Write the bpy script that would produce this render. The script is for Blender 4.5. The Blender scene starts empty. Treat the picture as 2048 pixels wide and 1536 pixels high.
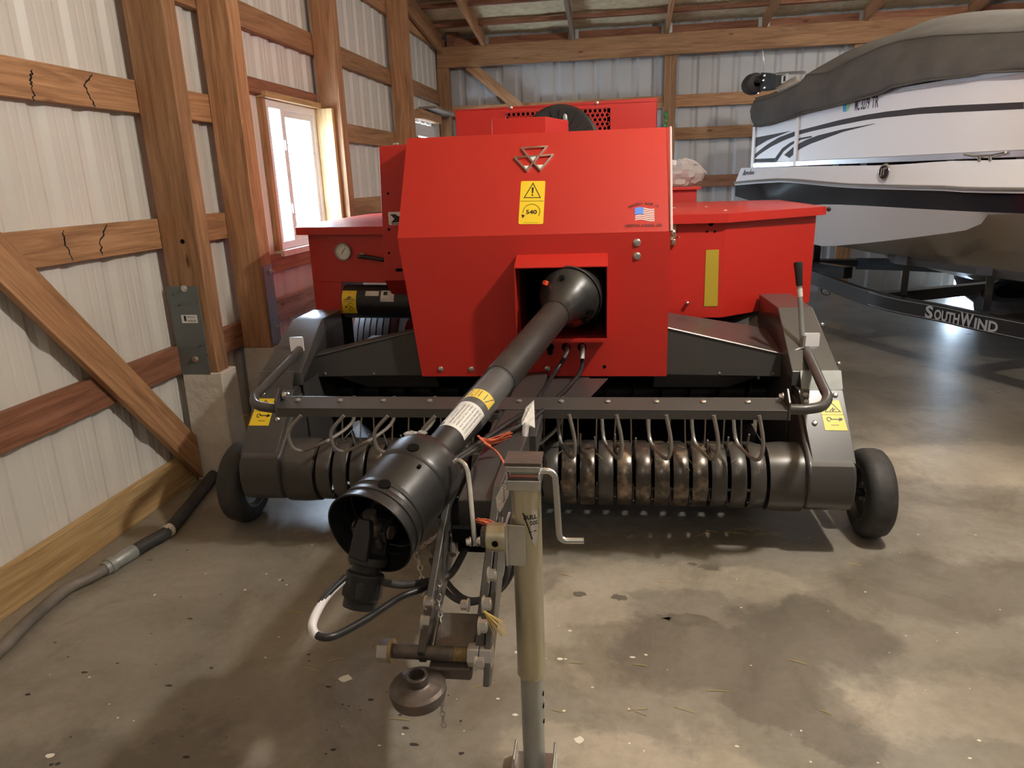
import bpy, bmesh, math, random
from mathutils import Vector, Matrix, noise
random.seed(7)
V=Vector; pi=math.pi; sin=math.sin; cos=math.cos
scn=bpy.context.scene; col=scn.collection

# ---------------------------------------------------------------- camera
FPX=1428.0; CAM=V((0,0,1.44))
cy=V((221,418,-FPX)).normalized(); cz=V((-175,4990,FPX)); cz=(cz-cy*cz.dot(cy)).normalized(); cx=cy.cross(cz)
R3=Matrix((cx,cy,cz))                      # world = R3 @ camera-space vector
cam=bpy.data.objects.new('camera',bpy.data.cameras.new('camera')); col.objects.link(cam); scn.camera=cam
cam.data.sensor_fit='HORIZONTAL'; cam.data.sensor_width=36; cam.data.lens=36*FPX/2048; cam.data.clip_start=.05; cam.data.clip_end=200
cam.matrix_world=Matrix.Translation(CAM)@R3.to_4x4()

# ---------------------------------------------------------------- light, exposure
scn.view_settings.view_transform='Standard'; scn.view_settings.look='None'; scn.view_settings.gamma=1
scn.view_settings.exposure=0.7; scn.view_settings.use_curve_mapping=False
w=bpy.data.worlds.new('sky'); scn.world=w; w.use_nodes=True
w.node_tree.nodes['Background'].inputs[0].default_value=(.62,.80,1,1); w.node_tree.nodes['Background'].inputs[1].default_value=30
def lamp(name,loc,target,size,power,color,shape='DISK',sy=None,spread=pi):
    L=bpy.data.lights.new(name,'AREA'); L.shape=shape; L.size=size; L.energy=power; L.color=color; L.spread=spread
    if sy: L.size_y=sy
    o=bpy.data.objects.new(name,L); col.objects.link(o); o.location=loc
    o.rotation_euler=(V(target)-V(loc)).to_track_quat('-Z','Y').to_euler(); return o
WARM=(1,.93,.84)
def bulb(loc,power,color,r=.12):
    L=bpy.data.lights.new('ceiling_bulb_light','POINT'); L.energy=power; L.color=color; L.shadow_soft_size=r
    o=bpy.data.objects.new('ceiling_bulb_light',L); col.objects.link(o); o.location=loc
bulb((1.35,2.1,2.85),140,WARM,.08)
bulb((.3,-1.6,3.3),24,WARM,.25)
bulb((4.2,2.2,3.4),26,WARM,.2)
bulb((2.9,6.2,3.25),46,WARM,.12)
def portal(loc,tgt,sx,sy):
    L=bpy.data.lights.new('sky_portal','AREA'); L.shape='RECTANGLE'; L.size=sx; L.size_y=sy; L.cycles.is_portal=True
    o=bpy.data.objects.new('sky_portal',L); col.objects.link(o); o.location=loc; o.rotation_euler=(V(tgt)-V(loc)).to_track_quat('-Z','Z').to_euler()
portal((-2.24,4.77,1.51),(0,4.77,1.51),.78,.94); portal((4.05,9.22,.33),(4.05,5,.33),.34,.7)  # second portal serves the unseen low opening added in the back wall
portal((-2.24,8.155,1.46),(0,8.155,1.46),.62,.94)  # portal for the unseen glass added to the door

# ---------------------------------------------------------------- measuring: a photo point at a stated depth becomes a place in the room
TH=math.radians(1.6); BO=V((-.355,3.0,0)); BR=Matrix.Rotation(TH,3,'Z')
BT0=V((1.9635,4.8305,0)); bu=V((-.43617,.89987,0)); TB=math.atan2(bu.y,bu.x); TR=Matrix.Rotation(TB,3,'Z')
def ray(px,py): return R3@V((px-1024,768-py,-FPX))
def solve(px,py,R,O,ax,v):
    d=R.transposed()@ray(px,py); c=R.transposed()@(CAM-O); i='xyz'.index(ax.lower()); t=(v-c[i])/d[i]; return c+d*t
def at(px,py,**k):
    (a,v),=k.items(); return solve(px,py,Matrix.Identity(3),V((0,0,0)),a,v)
def bl(px,py,**k):                          # baler frame
    (a,v),=k.items(); return solve(px,py,BR,BO,a,v)
def bt(px,py,off):                          # boat frame: x to the bow, y outboard
    return solve(px,py,TR,BT0,'y',-off)

# ---------------------------------------------------------------- materials
def mat(name,color,rough=.5,metal=0,var=0,scale=6,bump=0,color2=None,coat=0,lo=.35,hi=.65,bscale=None,trans=0,alpha=1,stretch=None,spec=.5):
    m=bpy.data.materials.new(name); m.use_nodes=True; nt=m.node_tree; b=nt.nodes['Principled BSDF']
    def lk(a,c): nt.links.new(a,c)
    c4=(*color,1); b.inputs['Base Color'].default_value=c4; b.inputs['Roughness'].default_value=rough; b.inputs['Metallic'].default_value=metal
    b.inputs['Coat Weight'].default_value=coat; b.inputs['Coat Roughness'].default_value=.15; b.inputs['Specular IOR Level'].default_value=spec
    if trans: b.inputs['Transmission Weight'].default_value=trans
    if alpha<1: b.inputs['Alpha'].default_value=alpha
    if var or color2 or bump:
        tc=nt.nodes.new('ShaderNodeTexCoord'); mp=nt.nodes.new('ShaderNodeMapping'); lk(tc.outputs['Object'],mp.inputs[0])
        if stretch: mp.inputs['Scale'].default_value=stretch
        n=nt.nodes.new('ShaderNodeTexNoise'); n.inputs['Scale'].default_value=scale; n.inputs['Detail'].default_value=7; n.inputs['Roughness'].default_value=.6; lk(mp.outputs[0],n.inputs[0])
        if var or color2:
            r=nt.nodes.new('ShaderNodeValToRGB'); lk(n.outputs[0],r.inputs[0]); r.color_ramp.elements[0].position=lo; r.color_ramp.elements[1].position=hi
            c2=color2 or tuple(min(1,x*(1+var)) for x in color); c1=color if color2 else tuple(x*(1-var) for x in color)
            r.color_ramp.elements[0].color=(*c1,1); r.color_ramp.elements[1].color=(*c2,1); lk(r.outputs[0],b.inputs['Base Color'])
        if bump:
            n2=nt.nodes.new('ShaderNodeTexNoise'); n2.inputs['Scale'].default_value=bscale or scale*4; n2.inputs['Detail'].default_value=5; lk(mp.outputs[0],n2.inputs[0])
            bp=nt.nodes.new('ShaderNodeBump'); bp.inputs['Strength'].default_value=bump; bp.inputs['Distance'].default_value=.01; lk(n2.outputs[0],bp.inputs['Height']); lk(bp.outputs[0],b.inputs['Normal'])
    return m
def wood(name,c1,c2,c3):
    m=bpy.data.materials.new(name); m.use_nodes=True; nt=m.node_tree; N=nt.nodes.new; b=nt.nodes['Principled BSDF']; lk=nt.links.new
    tc=N('ShaderNodeTexCoord'); oi=N('ShaderNodeObjectInfo'); ad=N('ShaderNodeVectorMath'); ad.operation='MULTIPLY_ADD'
    cb=N('ShaderNodeCombineXYZ'); 
    for i in range(3): lk(oi.outputs['Random'],cb.inputs[i])
    ad.inputs[1].default_value=(37,19,23); lk(cb.outputs[0],ad.inputs[0]); lk(tc.outputs['Object'],ad.inputs[2])
    mp=N('ShaderNodeMapping'); mp.inputs['Scale'].default_value=(1.1,14,14); lk(ad.outputs[0],mp.inputs[0])
    n=N('ShaderNodeTexNoise'); n.inputs['Scale'].default_value=1.6; n.inputs['Detail'].default_value=6; n.inputs['Roughness'].default_value=.65; n.inputs['Distortion'].default_value=1.1; lk(mp.outputs[0],n.inputs[0])
    r=N('ShaderNodeValToRGB'); e=r.color_ramp.elements; e[0].position=.28; e[0].color=(*c1,1); e[1].position=.72; e[1].color=(*c3,1); x=e.new(.5); x.color=(*c2,1); lk(n.outputs[0],r.inputs[0])
    # fine grain
    mp2=N('ShaderNodeMapping'); mp2.inputs['Scale'].default_value=(3,90,90); lk(ad.outputs[0],mp2.inputs[0])
    n2=N('ShaderNodeTexNoise'); n2.inputs['Scale'].default_value=1.5; n2.inputs['Detail'].default_value=4; lk(mp2.outputs[0],n2.inputs[0])
    # knots
    mp3=N('ShaderNodeMapping'); mp3.inputs['Scale'].default_value=(2.2,7,7); lk(ad.outputs[0],mp3.inputs[0])
    vo=N('ShaderNodeTexVoronoi'); vo.inputs['Scale'].default_value=1.0; lk(mp3.outputs[0],vo.inputs[0])
    rk=N('ShaderNodeValToRGB'); rk.color_ramp.elements[0].position=.03; rk.color_ramp.elements[0].color=(.35,.25,.2,1); rk.color_ramp.elements[1].position=.10; rk.color_ramp.elements[1].color=(1,1,1,1); lk(vo.outputs['Distance'],rk.inputs[0])
    rg=N('ShaderNodeMapRange'); rg.inputs[1].default_value=.3; rg.inputs[2].default_value=.7; rg.inputs[3].default_value=.78; rg.inputs[4].default_value=1.12; lk(n2.outputs[0],rg.inputs[0])
    m1=N('ShaderNodeMixRGB'); m1.blend_type='MULTIPLY'; m1.inputs[0].default_value=1; lk(r.outputs[0],m1.inputs[1]); lk(rk.outputs[0],m1.inputs[2])
    # blotch per board
    hv=N('ShaderNodeHueSaturation'); lk(m1.outputs[0],hv.inputs['Color']); ma=N('ShaderNodeMath'); ma.operation='MULTIPLY'; lk(rg.outputs[0],ma.inputs[0])
    mr=N('ShaderNodeMapRange'); mr.inputs[3].default_value=.8; mr.inputs[4].default_value=1.15; lk(oi.outputs['Random'],mr.inputs[0]); lk(mr.outputs[0],ma.inputs[1]); lk(ma.outputs[0],hv.inputs['Value'])
    lk(hv.outputs[0],b.inputs['Base Color']); b.inputs['Roughness'].default_value=.7
    bp=N('ShaderNodeBump'); bp.inputs['Strength'].default_value=.25; bp.inputs['Distance'].default_value=.004; lk(n2.outputs[0],bp.inputs['Height']); lk(bp.outputs[0],b.inputs['Normal'])
    return m
M={}
M['wood']=wood('fir_wood',(.25,.120,.052),(.42,.22,.105),(.55,.31,.16))
M['wood_red']=wood('red_wood',(.16,.062,.032),(.30,.125,.066),(.42,.20,.12))
M['wood_pale']=wood('pale_wood',(.34,.19,.08),(.52,.34,.15),(.62,.45,.24))
M['wood_grey']=wood('grey_wood',(.16,.12,.09),(.30,.23,.18),(.40,.32,.26))
M['red']=mat('red_paint',(.50,.020,.012),.45,coat=.2,bump=.05,bscale=300)
M['reddark']=mat('darker_red_paint',(.30,.012,.010),.5)  # a darker red, on the collar tunnel and column flap
M['grey']=mat('dark_grey_paint',(.060,.057,.055),.36,var=.10,scale=3,coat=.25)
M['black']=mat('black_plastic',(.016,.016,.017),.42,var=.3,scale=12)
M['guard']=mat('guard_plastic',(.020,.020,.020),.34,color2=(.045,.043,.041),scale=5,lo=.5,hi=.8,bump=.15,bscale=9)
M['guard2']=mat('scuffed_tube_plastic',(.024,.022,.020),.48,color2=(.06,.055,.048),scale=9,lo=.5,hi=.85)
M['rubber']=mat('black_rubber',(.030,.030,.030),.62,color2=(.055,.053,.050),scale=14,bump=.1)
M['tyre_dusty']=mat('dusty_tyre_rubber',(.12,.12,.125),.5,color2=(.19,.19,.195),scale=9)
M['void']=mat('shaded_black_steel',(.006,.006,.006),.8,spec=.1)  # near-black colour stands in for the shade inside holes and hollows
M['zinc']=mat('zinc_plate',(.55,.57,.58),.3,1,color2=(.72,.73,.72),scale=10)
M['yzinc']=mat('yellow_zinc',(.52,.47,.30),.36,.75,color2=(.68,.66,.56),scale=5,stretch=(6,6,.6),lo=.3,hi=.7)
M['bolt']=mat('bolt_steel',(.62,.60,.57),.28,.9)
M['castiron']=mat('cast_iron',(.11,.10,.095),.45,.5,color2=(.17,.135,.115),scale=12,bump=.3)
M['worn']=mat('worn_steel',(.10,.088,.078),.28,.55,color2=(.40,.30,.22),scale=6,lo=.50,hi=.74,stretch=(3,3,3))
M['band']=mat('band_paint',(.065,.062,.060),.32,.25,color2=(.11,.10,.09),scale=5)
M['wire']=mat('grey_wire',(.30,.28,.26),.35,.4)
M['tinem']=mat('tine_steel',(.25,.20,.16),.35,.7)
M['yellow']=mat('decal_yellow',(.90,.63,.03),.4)
M['reflect']=mat('reflector_yellow',(.44,.34,.03),.45,var=.05,scale=300)
M['ink']=mat('decal_black',(.012,.012,.012),.45)
M['white']=mat('decal_white',(.80,.79,.76),.45)
M['paper']=mat('crumpled_paper',(.62,.60,.56),.7,color2=(.80,.78,.74),bump=.4,scale=30)
M['refl_white']=mat('reflector_white',(.78,.77,.80),.3)
M['blue']=mat('flag_blue',(.10,.27,.85),.4)
M['darkred']=mat('decal_dark_red',(.16,.012,.01),.5)
M['chrome']=mat('chrome',(.8,.8,.8),.12,1)
M['orange']=mat('orange_twine',(.55,.10,.045),.8,color2=(.80,.22,.11),scale=60,bump=.5)
M['straw']=mat('straw',(.62,.45,.14),.7)
M['hose']=mat('hose_rubber',(.022,.022,.023),.38)
M['hosegrey']=mat('dusty_hose',(.115,.10,.085),.55,color2=(.20,.175,.15),scale=9,stretch=(1,1,1))
M['galv']=mat('galvanised',(.33,.35,.34),.42,.55,color2=(.45,.47,.46),scale=9)
M['platepaint']=mat('grey_painted_steel',(.145,.165,.16),.48,.2,var=.1,scale=8)
M['purpleplate']=mat('galvanised_side_plate',(.27,.27,.31),.45,.4,var=.1,scale=8)
M['concrete']=mat('pier_concrete',(.56,.51,.43),.85,color2=(.74,.69,.61),scale=5,bump=.6,bscale=22)
M['plastic']=mat('clear_plastic',(.80,.80,.80),.12,alpha=.10,bump=.8,bscale=18)
M['bagplastic']=mat('bag_plastic',(.75,.73,.72),.2,alpha=.45,bump=.9,bscale=12)
M['insul']=mat('ceiling_insulation',(.66,.53,.33),.85,color2=(.82,.71,.48),scale=14,bump=.6,bscale=30)
M['green']=mat('green_plastic',(.02,.16,.035),.55,color2=(.10,.30,.10),scale=30)
M['hullwhite']=mat('white_gelcoat',(.82,.84,.87),.16,coat=.6)
M['hullbeige']=mat('beige_gelcoat',(.42,.37,.29),.3,coat=.3)
M['hullblack']=mat('black_gelcoat',(.013,.012,.017),.10,coat=.6)
M['fence']=mat('fence_aluminium',(.72,.71,.71),.42,.05,coat=.05)
M['graphic']=mat('brown_graphic',(.045,.038,.038),.5,spec=.25)
M['alu']=mat('brushed_aluminium',(.50,.49,.49),.3,.8)
M['canvas']=mat('grey_canvas',(.068,.064,.060),.9,color2=(.095,.088,.080),scale=4,bump=.3,bscale=9)
M['trailer']=mat('trailer_black',(.018,.018,.019),.25,.1,coat=.5)
M['carpet']=mat('bunk_carpet',(.20,.20,.21),.95)
M['letter']=mat('letter_silver',(.45,.46,.48),.4,.3)
M['vinyl']=mat('window_vinyl',(.78,.80,.80),.35)
M['glass']=mat('window_glass',(.9,.97,1),.02,alpha=.10)
M['doorw']=mat('white_door',(.72,.70,.70),.4)
M['brass']=mat('brass_latch',(.38,.29,.16),.4,.7)
M['dial']=mat('gauge_dial',(.75,.76,.68),.35)
M['concfleck']=mat('white_flecks',(.85,.80,.70),.9)
M['teal']=mat('registration_teal',(.05,.36,.60),.4); M['lime']=mat('registration_green',(.30,.50,.22),.4)

def sheetmetal(name,color,c2):
    m=mat(name,color,.42,0,color2=c2,scale=1.3,lo=.3,hi=.75,spec=.45)
    return m
M['wallmetal']=sheetmetal('left_wall_steel',(.60,.58,.53),(.72,.70,.66))
M['wallmetal2']=sheetmetal('back_wall_steel',(.44,.44,.45),(.52,.52,.53))
def floor_mat():
    m=bpy.data.materials.new('concrete_floor'); m.use_nodes=True; nt=m.node_tree; N=nt.nodes.new; lk=nt.links.new; b=nt.nodes['Principled BSDF']
    tc=N('ShaderNodeTexCoord')
    def nz(s,d,r=.6,dist=0):
        n=N('ShaderNodeTexNoise'); n.inputs['Scale'].default_value=s; n.inputs['Detail'].default_value=d; n.inputs['Roughness'].default_value=r; n.inputs['Distortion'].default_value=dist; lk(tc.outputs['Object'],n.inputs[0]); return n
    def ramp(src,pts):
        r=N('ShaderNodeValToRGB'); e=r.color_ramp.elements
        e[0].position=pts[0][0]; e[0].color=(*pts[0][1],1); e[1].position=pts[-1][0]; e[1].color=(*pts[-1][1],1)
        for p,c in pts[1:-1]: x=e.new(p); x.color=(*c,1)
        lk(src,r.inputs[0]); return r
    a=ramp(nz(.9,8,.62,.4).outputs[0],[(.3,(.17,.15,.12)),(.5,(.29,.262,.218)),(.68,(.44,.405,.345))])
    s=ramp(nz(2.3,9,.7,.9).outputs[0],[(.50,(1,1,1)),(.62,(.80,.78,.74)),(.75,(.62,.59,.54))])
    f=ramp(nz(30,6,.7).outputs[0],[(.3,(.86,.86,.86)),(.6,(1.0,1.0,1.0))])
    m1=N('ShaderNodeMixRGB'); m1.blend_type='MULTIPLY'; m1.inputs[0].default_value=1; lk(a.outputs[0],m1.inputs[1]); lk(s.outputs[0],m1.inputs[2])
    m2=N('ShaderNodeMixRGB'); m2.blend_type='MULTIPLY'; m2.inputs[0].default_value=1; lk(m1.outputs[0],m2.inputs[1]); lk(f.outputs[0],m2.inputs[2])
    nd=nz(3.2,8,.65); sub=N('ShaderNodeVectorMath'); sub.operation='SUBTRACT'; sub.inputs[1].default_value=(.5,.5,.5); lk(nd.outputs['Color'],sub.inputs[0])
    sc=N('ShaderNodeVectorMath'); sc.operation='SCALE'; sc.inputs['Scale'].default_value=.55; lk(sub.outputs[0],sc.inputs[0]); ad=N('ShaderNodeVectorMath'); ad.operation='ADD'; lk(tc.outputs['Object'],ad.inputs[0]); lk(sc.outputs[0],ad.inputs[1])
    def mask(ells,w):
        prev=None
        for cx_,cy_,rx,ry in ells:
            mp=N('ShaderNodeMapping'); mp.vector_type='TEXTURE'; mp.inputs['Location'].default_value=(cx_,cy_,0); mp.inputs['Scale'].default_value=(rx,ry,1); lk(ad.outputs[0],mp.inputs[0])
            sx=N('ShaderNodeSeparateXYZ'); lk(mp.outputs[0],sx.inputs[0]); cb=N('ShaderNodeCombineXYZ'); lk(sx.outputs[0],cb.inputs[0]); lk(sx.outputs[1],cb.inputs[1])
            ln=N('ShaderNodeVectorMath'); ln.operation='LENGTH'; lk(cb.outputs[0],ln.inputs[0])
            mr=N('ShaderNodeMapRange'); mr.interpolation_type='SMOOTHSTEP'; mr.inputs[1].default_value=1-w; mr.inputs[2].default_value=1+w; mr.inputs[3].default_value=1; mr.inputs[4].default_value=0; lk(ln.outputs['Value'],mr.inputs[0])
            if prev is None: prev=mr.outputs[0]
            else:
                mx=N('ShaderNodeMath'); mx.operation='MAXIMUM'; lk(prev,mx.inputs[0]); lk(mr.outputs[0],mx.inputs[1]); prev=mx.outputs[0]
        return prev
    pale=mask([(.93,1.80,.34,.13),(.20,2.40,.50,.13),(.02,1.50,.34,.12),(-.12,2.1,.16,.3),(1.5,1.6,.5,.2),(1.9,3.6,.7,.3)],.22)  # first ellipse paints in the lamp's pool of light; others are paler concrete
    damp=mask([(.22,1.93,.40,.20),(.62,2.12,.26,.18),(.52,1.72,.2,.12),(1.25,2.45,.45,.25),(1.4,4.9,.9,.5),(-1.25,1.2,.5,.25)],.15)
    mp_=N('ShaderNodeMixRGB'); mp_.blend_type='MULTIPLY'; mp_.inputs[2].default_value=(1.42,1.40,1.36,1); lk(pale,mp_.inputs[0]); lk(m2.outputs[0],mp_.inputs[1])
    md_=N('ShaderNodeMixRGB'); md_.blend_type='MULTIPLY'; md_.inputs[2].default_value=(.70,.69,.68,1); lk(damp,md_.inputs[0]); lk(mp_.outputs[0],md_.inputs[1])
    lk(md_.outputs[0],b.inputs['Base Color'])
    rr=N('ShaderNodeMapRange'); rr.inputs[3].default_value=.20; rr.inputs[4].default_value=.42; lk(nz(1.7,7).outputs[0],rr.inputs[0]); lk(rr.outputs[0],b.inputs['Roughness'])
    bp=N('ShaderNodeBump'); bp.inputs['Strength'].default_value=.25; bp.inputs['Distance'].default_value=.004; lk(nz(16,8,.7).outputs[0],bp.inputs['Height']); lk(bp.outputs[0],b.inputs['Normal'])
    b.inputs['Specular IOR Level'].default_value=.5
    return m
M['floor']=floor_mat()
M['stain']=mat('damp_stain',(.15,.13,.105),.35,color2=(.20,.175,.14),scale=20)
M['crack']=mat('crack',(.05,.042,.035),.9)

# ---------------------------------------------------------------- mesh helpers
def basis(n,up=None):
    n=V(n).normalized(); up=V(up) if up is not None else (V((0,0,1)) if abs(n.z)<.95 else V((0,1,0)))
    u=up.cross(n)
    if u.length<1e-5: u=V((1,0,0)).cross(n)
    u.normalize(); return u,n.cross(u),n
class MB:
    def __init__(s): s.v=[]; s.f=[]; s.mi=[]; s.cur=0
    def add(s,vs,fs):
        b=len(s.v); s.v+= [V(p) for p in vs]; s.f+=[tuple(b+i for i in f) for f in fs]; s.mi+=[s.cur]*len(fs); return s
    def hexa(s,p):       # 8 corners: bottom ring 0-3, top ring 4-7
        return s.add(p,[(3,2,1,0),(4,5,6,7),(0,1,5,4),(1,2,6,5),(2,3,7,6),(3,0,4,7)])
    def box(s,c,d,R=None):
        c=V(c); h=[x/2 for x in d]; pts=[V((a*h[0],b*h[1],e*h[2])) for e in(-1,1) for a,b in((-1,-1),(1,-1),(1,1),(-1,1))]
        if R is not None: pts=[R@p for p in pts]
        return s.hexa([c+p for p in pts])
    def bb(s,a,b):
        a=V(a);b=V(b); return s.box((a+b)/2,[abs(x) for x in (b-a)])
    def prism(s,poly,f,h0,h1):   # poly 2D -> f(u,v,h)
        n=len(poly); vs=[f(u,v,h0) for u,v in poly]+[f(u,v,h1) for u,v in poly]
        area=sum(poly[i][0]*poly[(i+1)%n][1]-poly[(i+1)%n][0]*poly[i][1] for i in range(n))
        fs=[tuple(range(n,2*n)),tuple(reversed(range(n)))]+[(i,(i+1)%n,n+(i+1)%n,n+i) for i in range(n)]
        if area<0: fs=[tuple(reversed(x)) for x in fs]
        return s.add(vs,fs)
    def xprism(s,prof,x0,x1):     # profile (y,z) extruded along x
        return s.prism([(a,b) for a,b in prof],lambda u,v,h:V((h,u,v)),x0,x1)
    def tube(s,path,r,seg=10,caps=True,closed=False):
        path=[V(p) for p in path]; n=len(path); rs=r if isinstance(r,(list,tuple)) else [r]*n
        t0=(path[1]-path[0]).normalized(); u,v,_=basis(t0); vs=[]
        for i,p in enumerate(path):
            if closed: t=(path[(i+1)%n]-path[i-1]).normalized()
            else: t=((path[min(i+1,n-1)]-path[max(i-1,0)])).normalized()
            u=(u-t*u.dot(t)); u.normalize(); v=t.cross(u)
            for k in range(seg):
                a=2*pi*k/seg; vs.append(p+(u*cos(a)+v*sin(a))*rs[i])
        fs=[]; m=n if closed else n-1
        for i in range(m):
            j=(i+1)%n
            for k in range(seg):
                k2=(k+1)%seg; fs.append((i*seg+k,i*seg+k2,j*seg+k2,j*seg+k))
        if caps and not closed: fs+=[tuple(reversed(range(seg))),tuple(range((n-1)*seg,n*seg))]
        return s.add(vs,fs)
    def cyl(s,a,b,r,seg=20,r2=None): return s.tube([a,b],[r,r2 if r2 is not None else r],seg)
    def lathe(s,prof,o,axis,seg=32,a0=0,a1=2*pi,closed=False):  # prof: (t along axis, radius)
        u,v,n=basis(axis); o=V(o); full=abs(a1-a0-2*pi)<1e-6; m=seg if full else seg+1; vs=[]
        for t,r in prof:
            for k in range(m):
                a=a0+(a1-a0)*k/seg; vs.append(o+n*t+(u*cos(a)+v*sin(a))*r)
        fs=[]; P=len(prof); rng=P if closed else P-1
        for i in range(rng):
            j=(i+1)%P
            for k in range(seg):
                k2=(k+1)%m; fs.append((i*m+k,i*m+k2,j*m+k2,j*m+k))
        return s.add(vs,fs)
    def bolt(s,p,n,r=.012,h=.008,wash=True):
        u,v,n=basis(n); p=V(p); 
        if wash: s.cyl(p-n*.001,p+n*.0025,r*1.35,18)
        s.tube([p,p+n*h],r,6); s.cyl(p+n*h,p+n*(h+.0015),r*.75,12); return s
    def loft(s,lines,flip=False,close=False):
        m=len(lines[0]); vs=[p for l in lines for p in l]; fs=[]
        L=len(lines)
        for i in range(L if close else L-1):
            j=(i+1)%L
            for k in range(m-1):
                q=(i*m+k,i*m+k+1,j*m+k+1,j*m+k); fs.append(tuple(reversed(q)) if flip else q)
        return s.add(vs,fs)
    def ball(s,c,r,sx=1,sy=1,sz=1,n=12,jit=0):
        vs=[];c=V(c)
        for i in range(n//2+1):
            th=pi*i/(n//2)
            for k in range(n):
                a=2*pi*k/n; q=1+(random.uniform(-jit,jit) if jit else 0)
                vs.append(c+V((sx*sin(th)*cos(a),sy*sin(th)*sin(a),sz*cos(th)))*r*q)
        fs=[]
        for i in range(n//2):
            for k in range(n): fs.append((i*n+k,(i+1)*n+k,(i+1)*n+(k+1)%n,i*n+(k+1)%n))
        return s.add(vs,fs)
    def build(s,name,m,parent=None,sharp=32,bevel=0,label=None,solid=0,flat=None,keepn=False,**props):
        if flat is None: flat=bool(solid)
        me=bpy.data.meshes.new(name); me.from_pydata([tuple(p) for p in s.v],[],s.f)
        for mm in (m if isinstance(m,(list,tuple)) else [m]): me.materials.append(M[mm])
        if any(s.mi): me.polygons.foreach_set('material_index',s.mi)
        if solid:
            bm=bmesh.new(); bm.from_mesh(me); bmesh.ops.remove_doubles(bm,verts=bm.verts,dist=.0004); bmesh.ops.recalc_face_normals(bm,faces=bm.faces) if not keepn else None; bm.to_mesh(me); bm.free()
        me.polygons.foreach_set('use_smooth',[not flat]*len(me.polygons)); me.validate(); me.update()
        if not flat: me.set_sharp_from_angle(angle=math.radians(sharp))
        o=bpy.data.objects.new(name,me); col.objects.link(o); o.parent=parent
        if solid:
            x=o.modifiers.new('sheet','SOLIDIFY'); x.thickness=solid; x.offset=0
        if bevel:
            x=o.modifiers.new('edge','BEVEL'); x.width=bevel; x.segments=2; x.limit_method='ANGLE'; x.angle_limit=math.radians(40); x.harden_normals=True
        if label: o['label']=label
        for k,v in props.items(): o[k]=v
        return o
def thing(name,label,cat,loc=(0,0,0),rz=0,group=None):
    o=bpy.data.objects.new(name,None); col.objects.link(o); o.location=loc; o.rotation_euler=(0,0,rz); o['label']=label; o['category']=cat
    o.empty_display_size=.1
    if group: o['group']=group
    return o
def tag(o,label,cat,group=None):
    o['label']=label; o['category']=cat
    if group: o['group']=group
    return o
def struct(o,label=None):
    o['kind']='structure'
    if label: o['label']=label
    return o
def smoothpath(pts,n=6,closed=False):
    pts=[V(p) for p in pts]; out=[]; N_=len(pts); m=N_ if closed else N_-1
    for i in range(m):
        p0=pts[(i-1)%N_] if (closed or i>0) else pts[0]; p1=pts[i]; p2=pts[(i+1)%N_]; p3=pts[(i+2)%N_] if (closed or i+2<N_) else pts[-1]
        for k in range(n):
            t=k/n; out.append(.5*((2*p1)+(p2-p0)*t+(2*p0-5*p1+4*p2-p3)*t*t+(3*p1-p0-3*p2+p3)*t**3))
    if not closed: out.append(pts[-1])
    return out
_tc={}
def text2d(body,size=1.0,bold=0,spacing=1.0):
    """triangulated flat text: verts (x,y), faces, width"""
    key=(body,bold,spacing)
    if key not in _tc:
        c=bpy.data.curves.new('txt','FONT'); c.body=body; c.size=1; c.offset=bold; c.space_character=spacing; c.resolution_u=3
        o=bpy.data.objects.new('txt',c); col.objects.link(o); dg=bpy.context.evaluated_depsgraph_get(); me=bpy.data.meshes.new_from_object(o.evaluated_get(dg))
        vs=[(v.co.x,v.co.y) for v in me.vertices]; fs=[tuple(p.vertices) for p in me.polygons]
        bpy.data.objects.remove(o); bpy.data.curves.remove(c); bpy.data.meshes.remove(me); _tc[key]=(vs,fs)
    vs,fs=_tc[key]; xs=[v[0] for v in vs] or [0]; w=(max(xs)-min(xs))*size; x0=min(xs)
    return [((x-x0)*size,y*size) for x,y in vs],fs,w
def put_text(mb,body,f,u,v,size,h=.0012,bold=0,align='c',rot=0,width=None,slant=0):
    vs,fs,w=text2d(body,size,bold); k=1
    if width: k=width/w; w=width
    ox=-w/2 if align=='c' else 0; ca,sa=cos(rot),sin(rot); out=[]
    for x,y in vs:
        x=x*k+ox+slant*y; out.append(f(u+x*ca-y*sa,v+x*sa+y*ca,h))
    mb.add(out,fs)
def plane_f(o,u,v):
    o=V(o);u=V(u).normalized();v=V(v).normalized(); n=u.cross(v)
    return lambda a,b,h:o+u*a+v*b+n*h
def rrect(w,h,r=.004,n=3,cx=0,cy=0):
    out=[]
    for sx,sy,a0 in((1,1,0),(-1,1,pi/2),(-1,-1,pi),(1,-1,3*pi/2)):
        for k in range(n+1):
            a=a0+pi/2*k/n; out.append((cx+sx*(w/2-r)+r*cos(a),cy+sy*(h/2-r)+r*sin(a)))
    return out
def strip(mb,pts,f,wd,h0,h1,closed=False):
    """outlined 2D polyline as flat strip"""
    n=len(pts); m=n if closed else n-1
    for i in range(m):
        a=V((*pts[i],0)); b=V((*pts[(i+1)%n],0)); d=(b-a).normalized(); q=V((-d.y,d.x,0))*wd/2; e=d*wd/2
        mb.prism([tuple((a-q-e)[:2]),tuple((b-q+e)[:2]),tuple((b+q+e)[:2]),tuple((a+q-e)[:2])],f,h0,h1)
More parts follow.
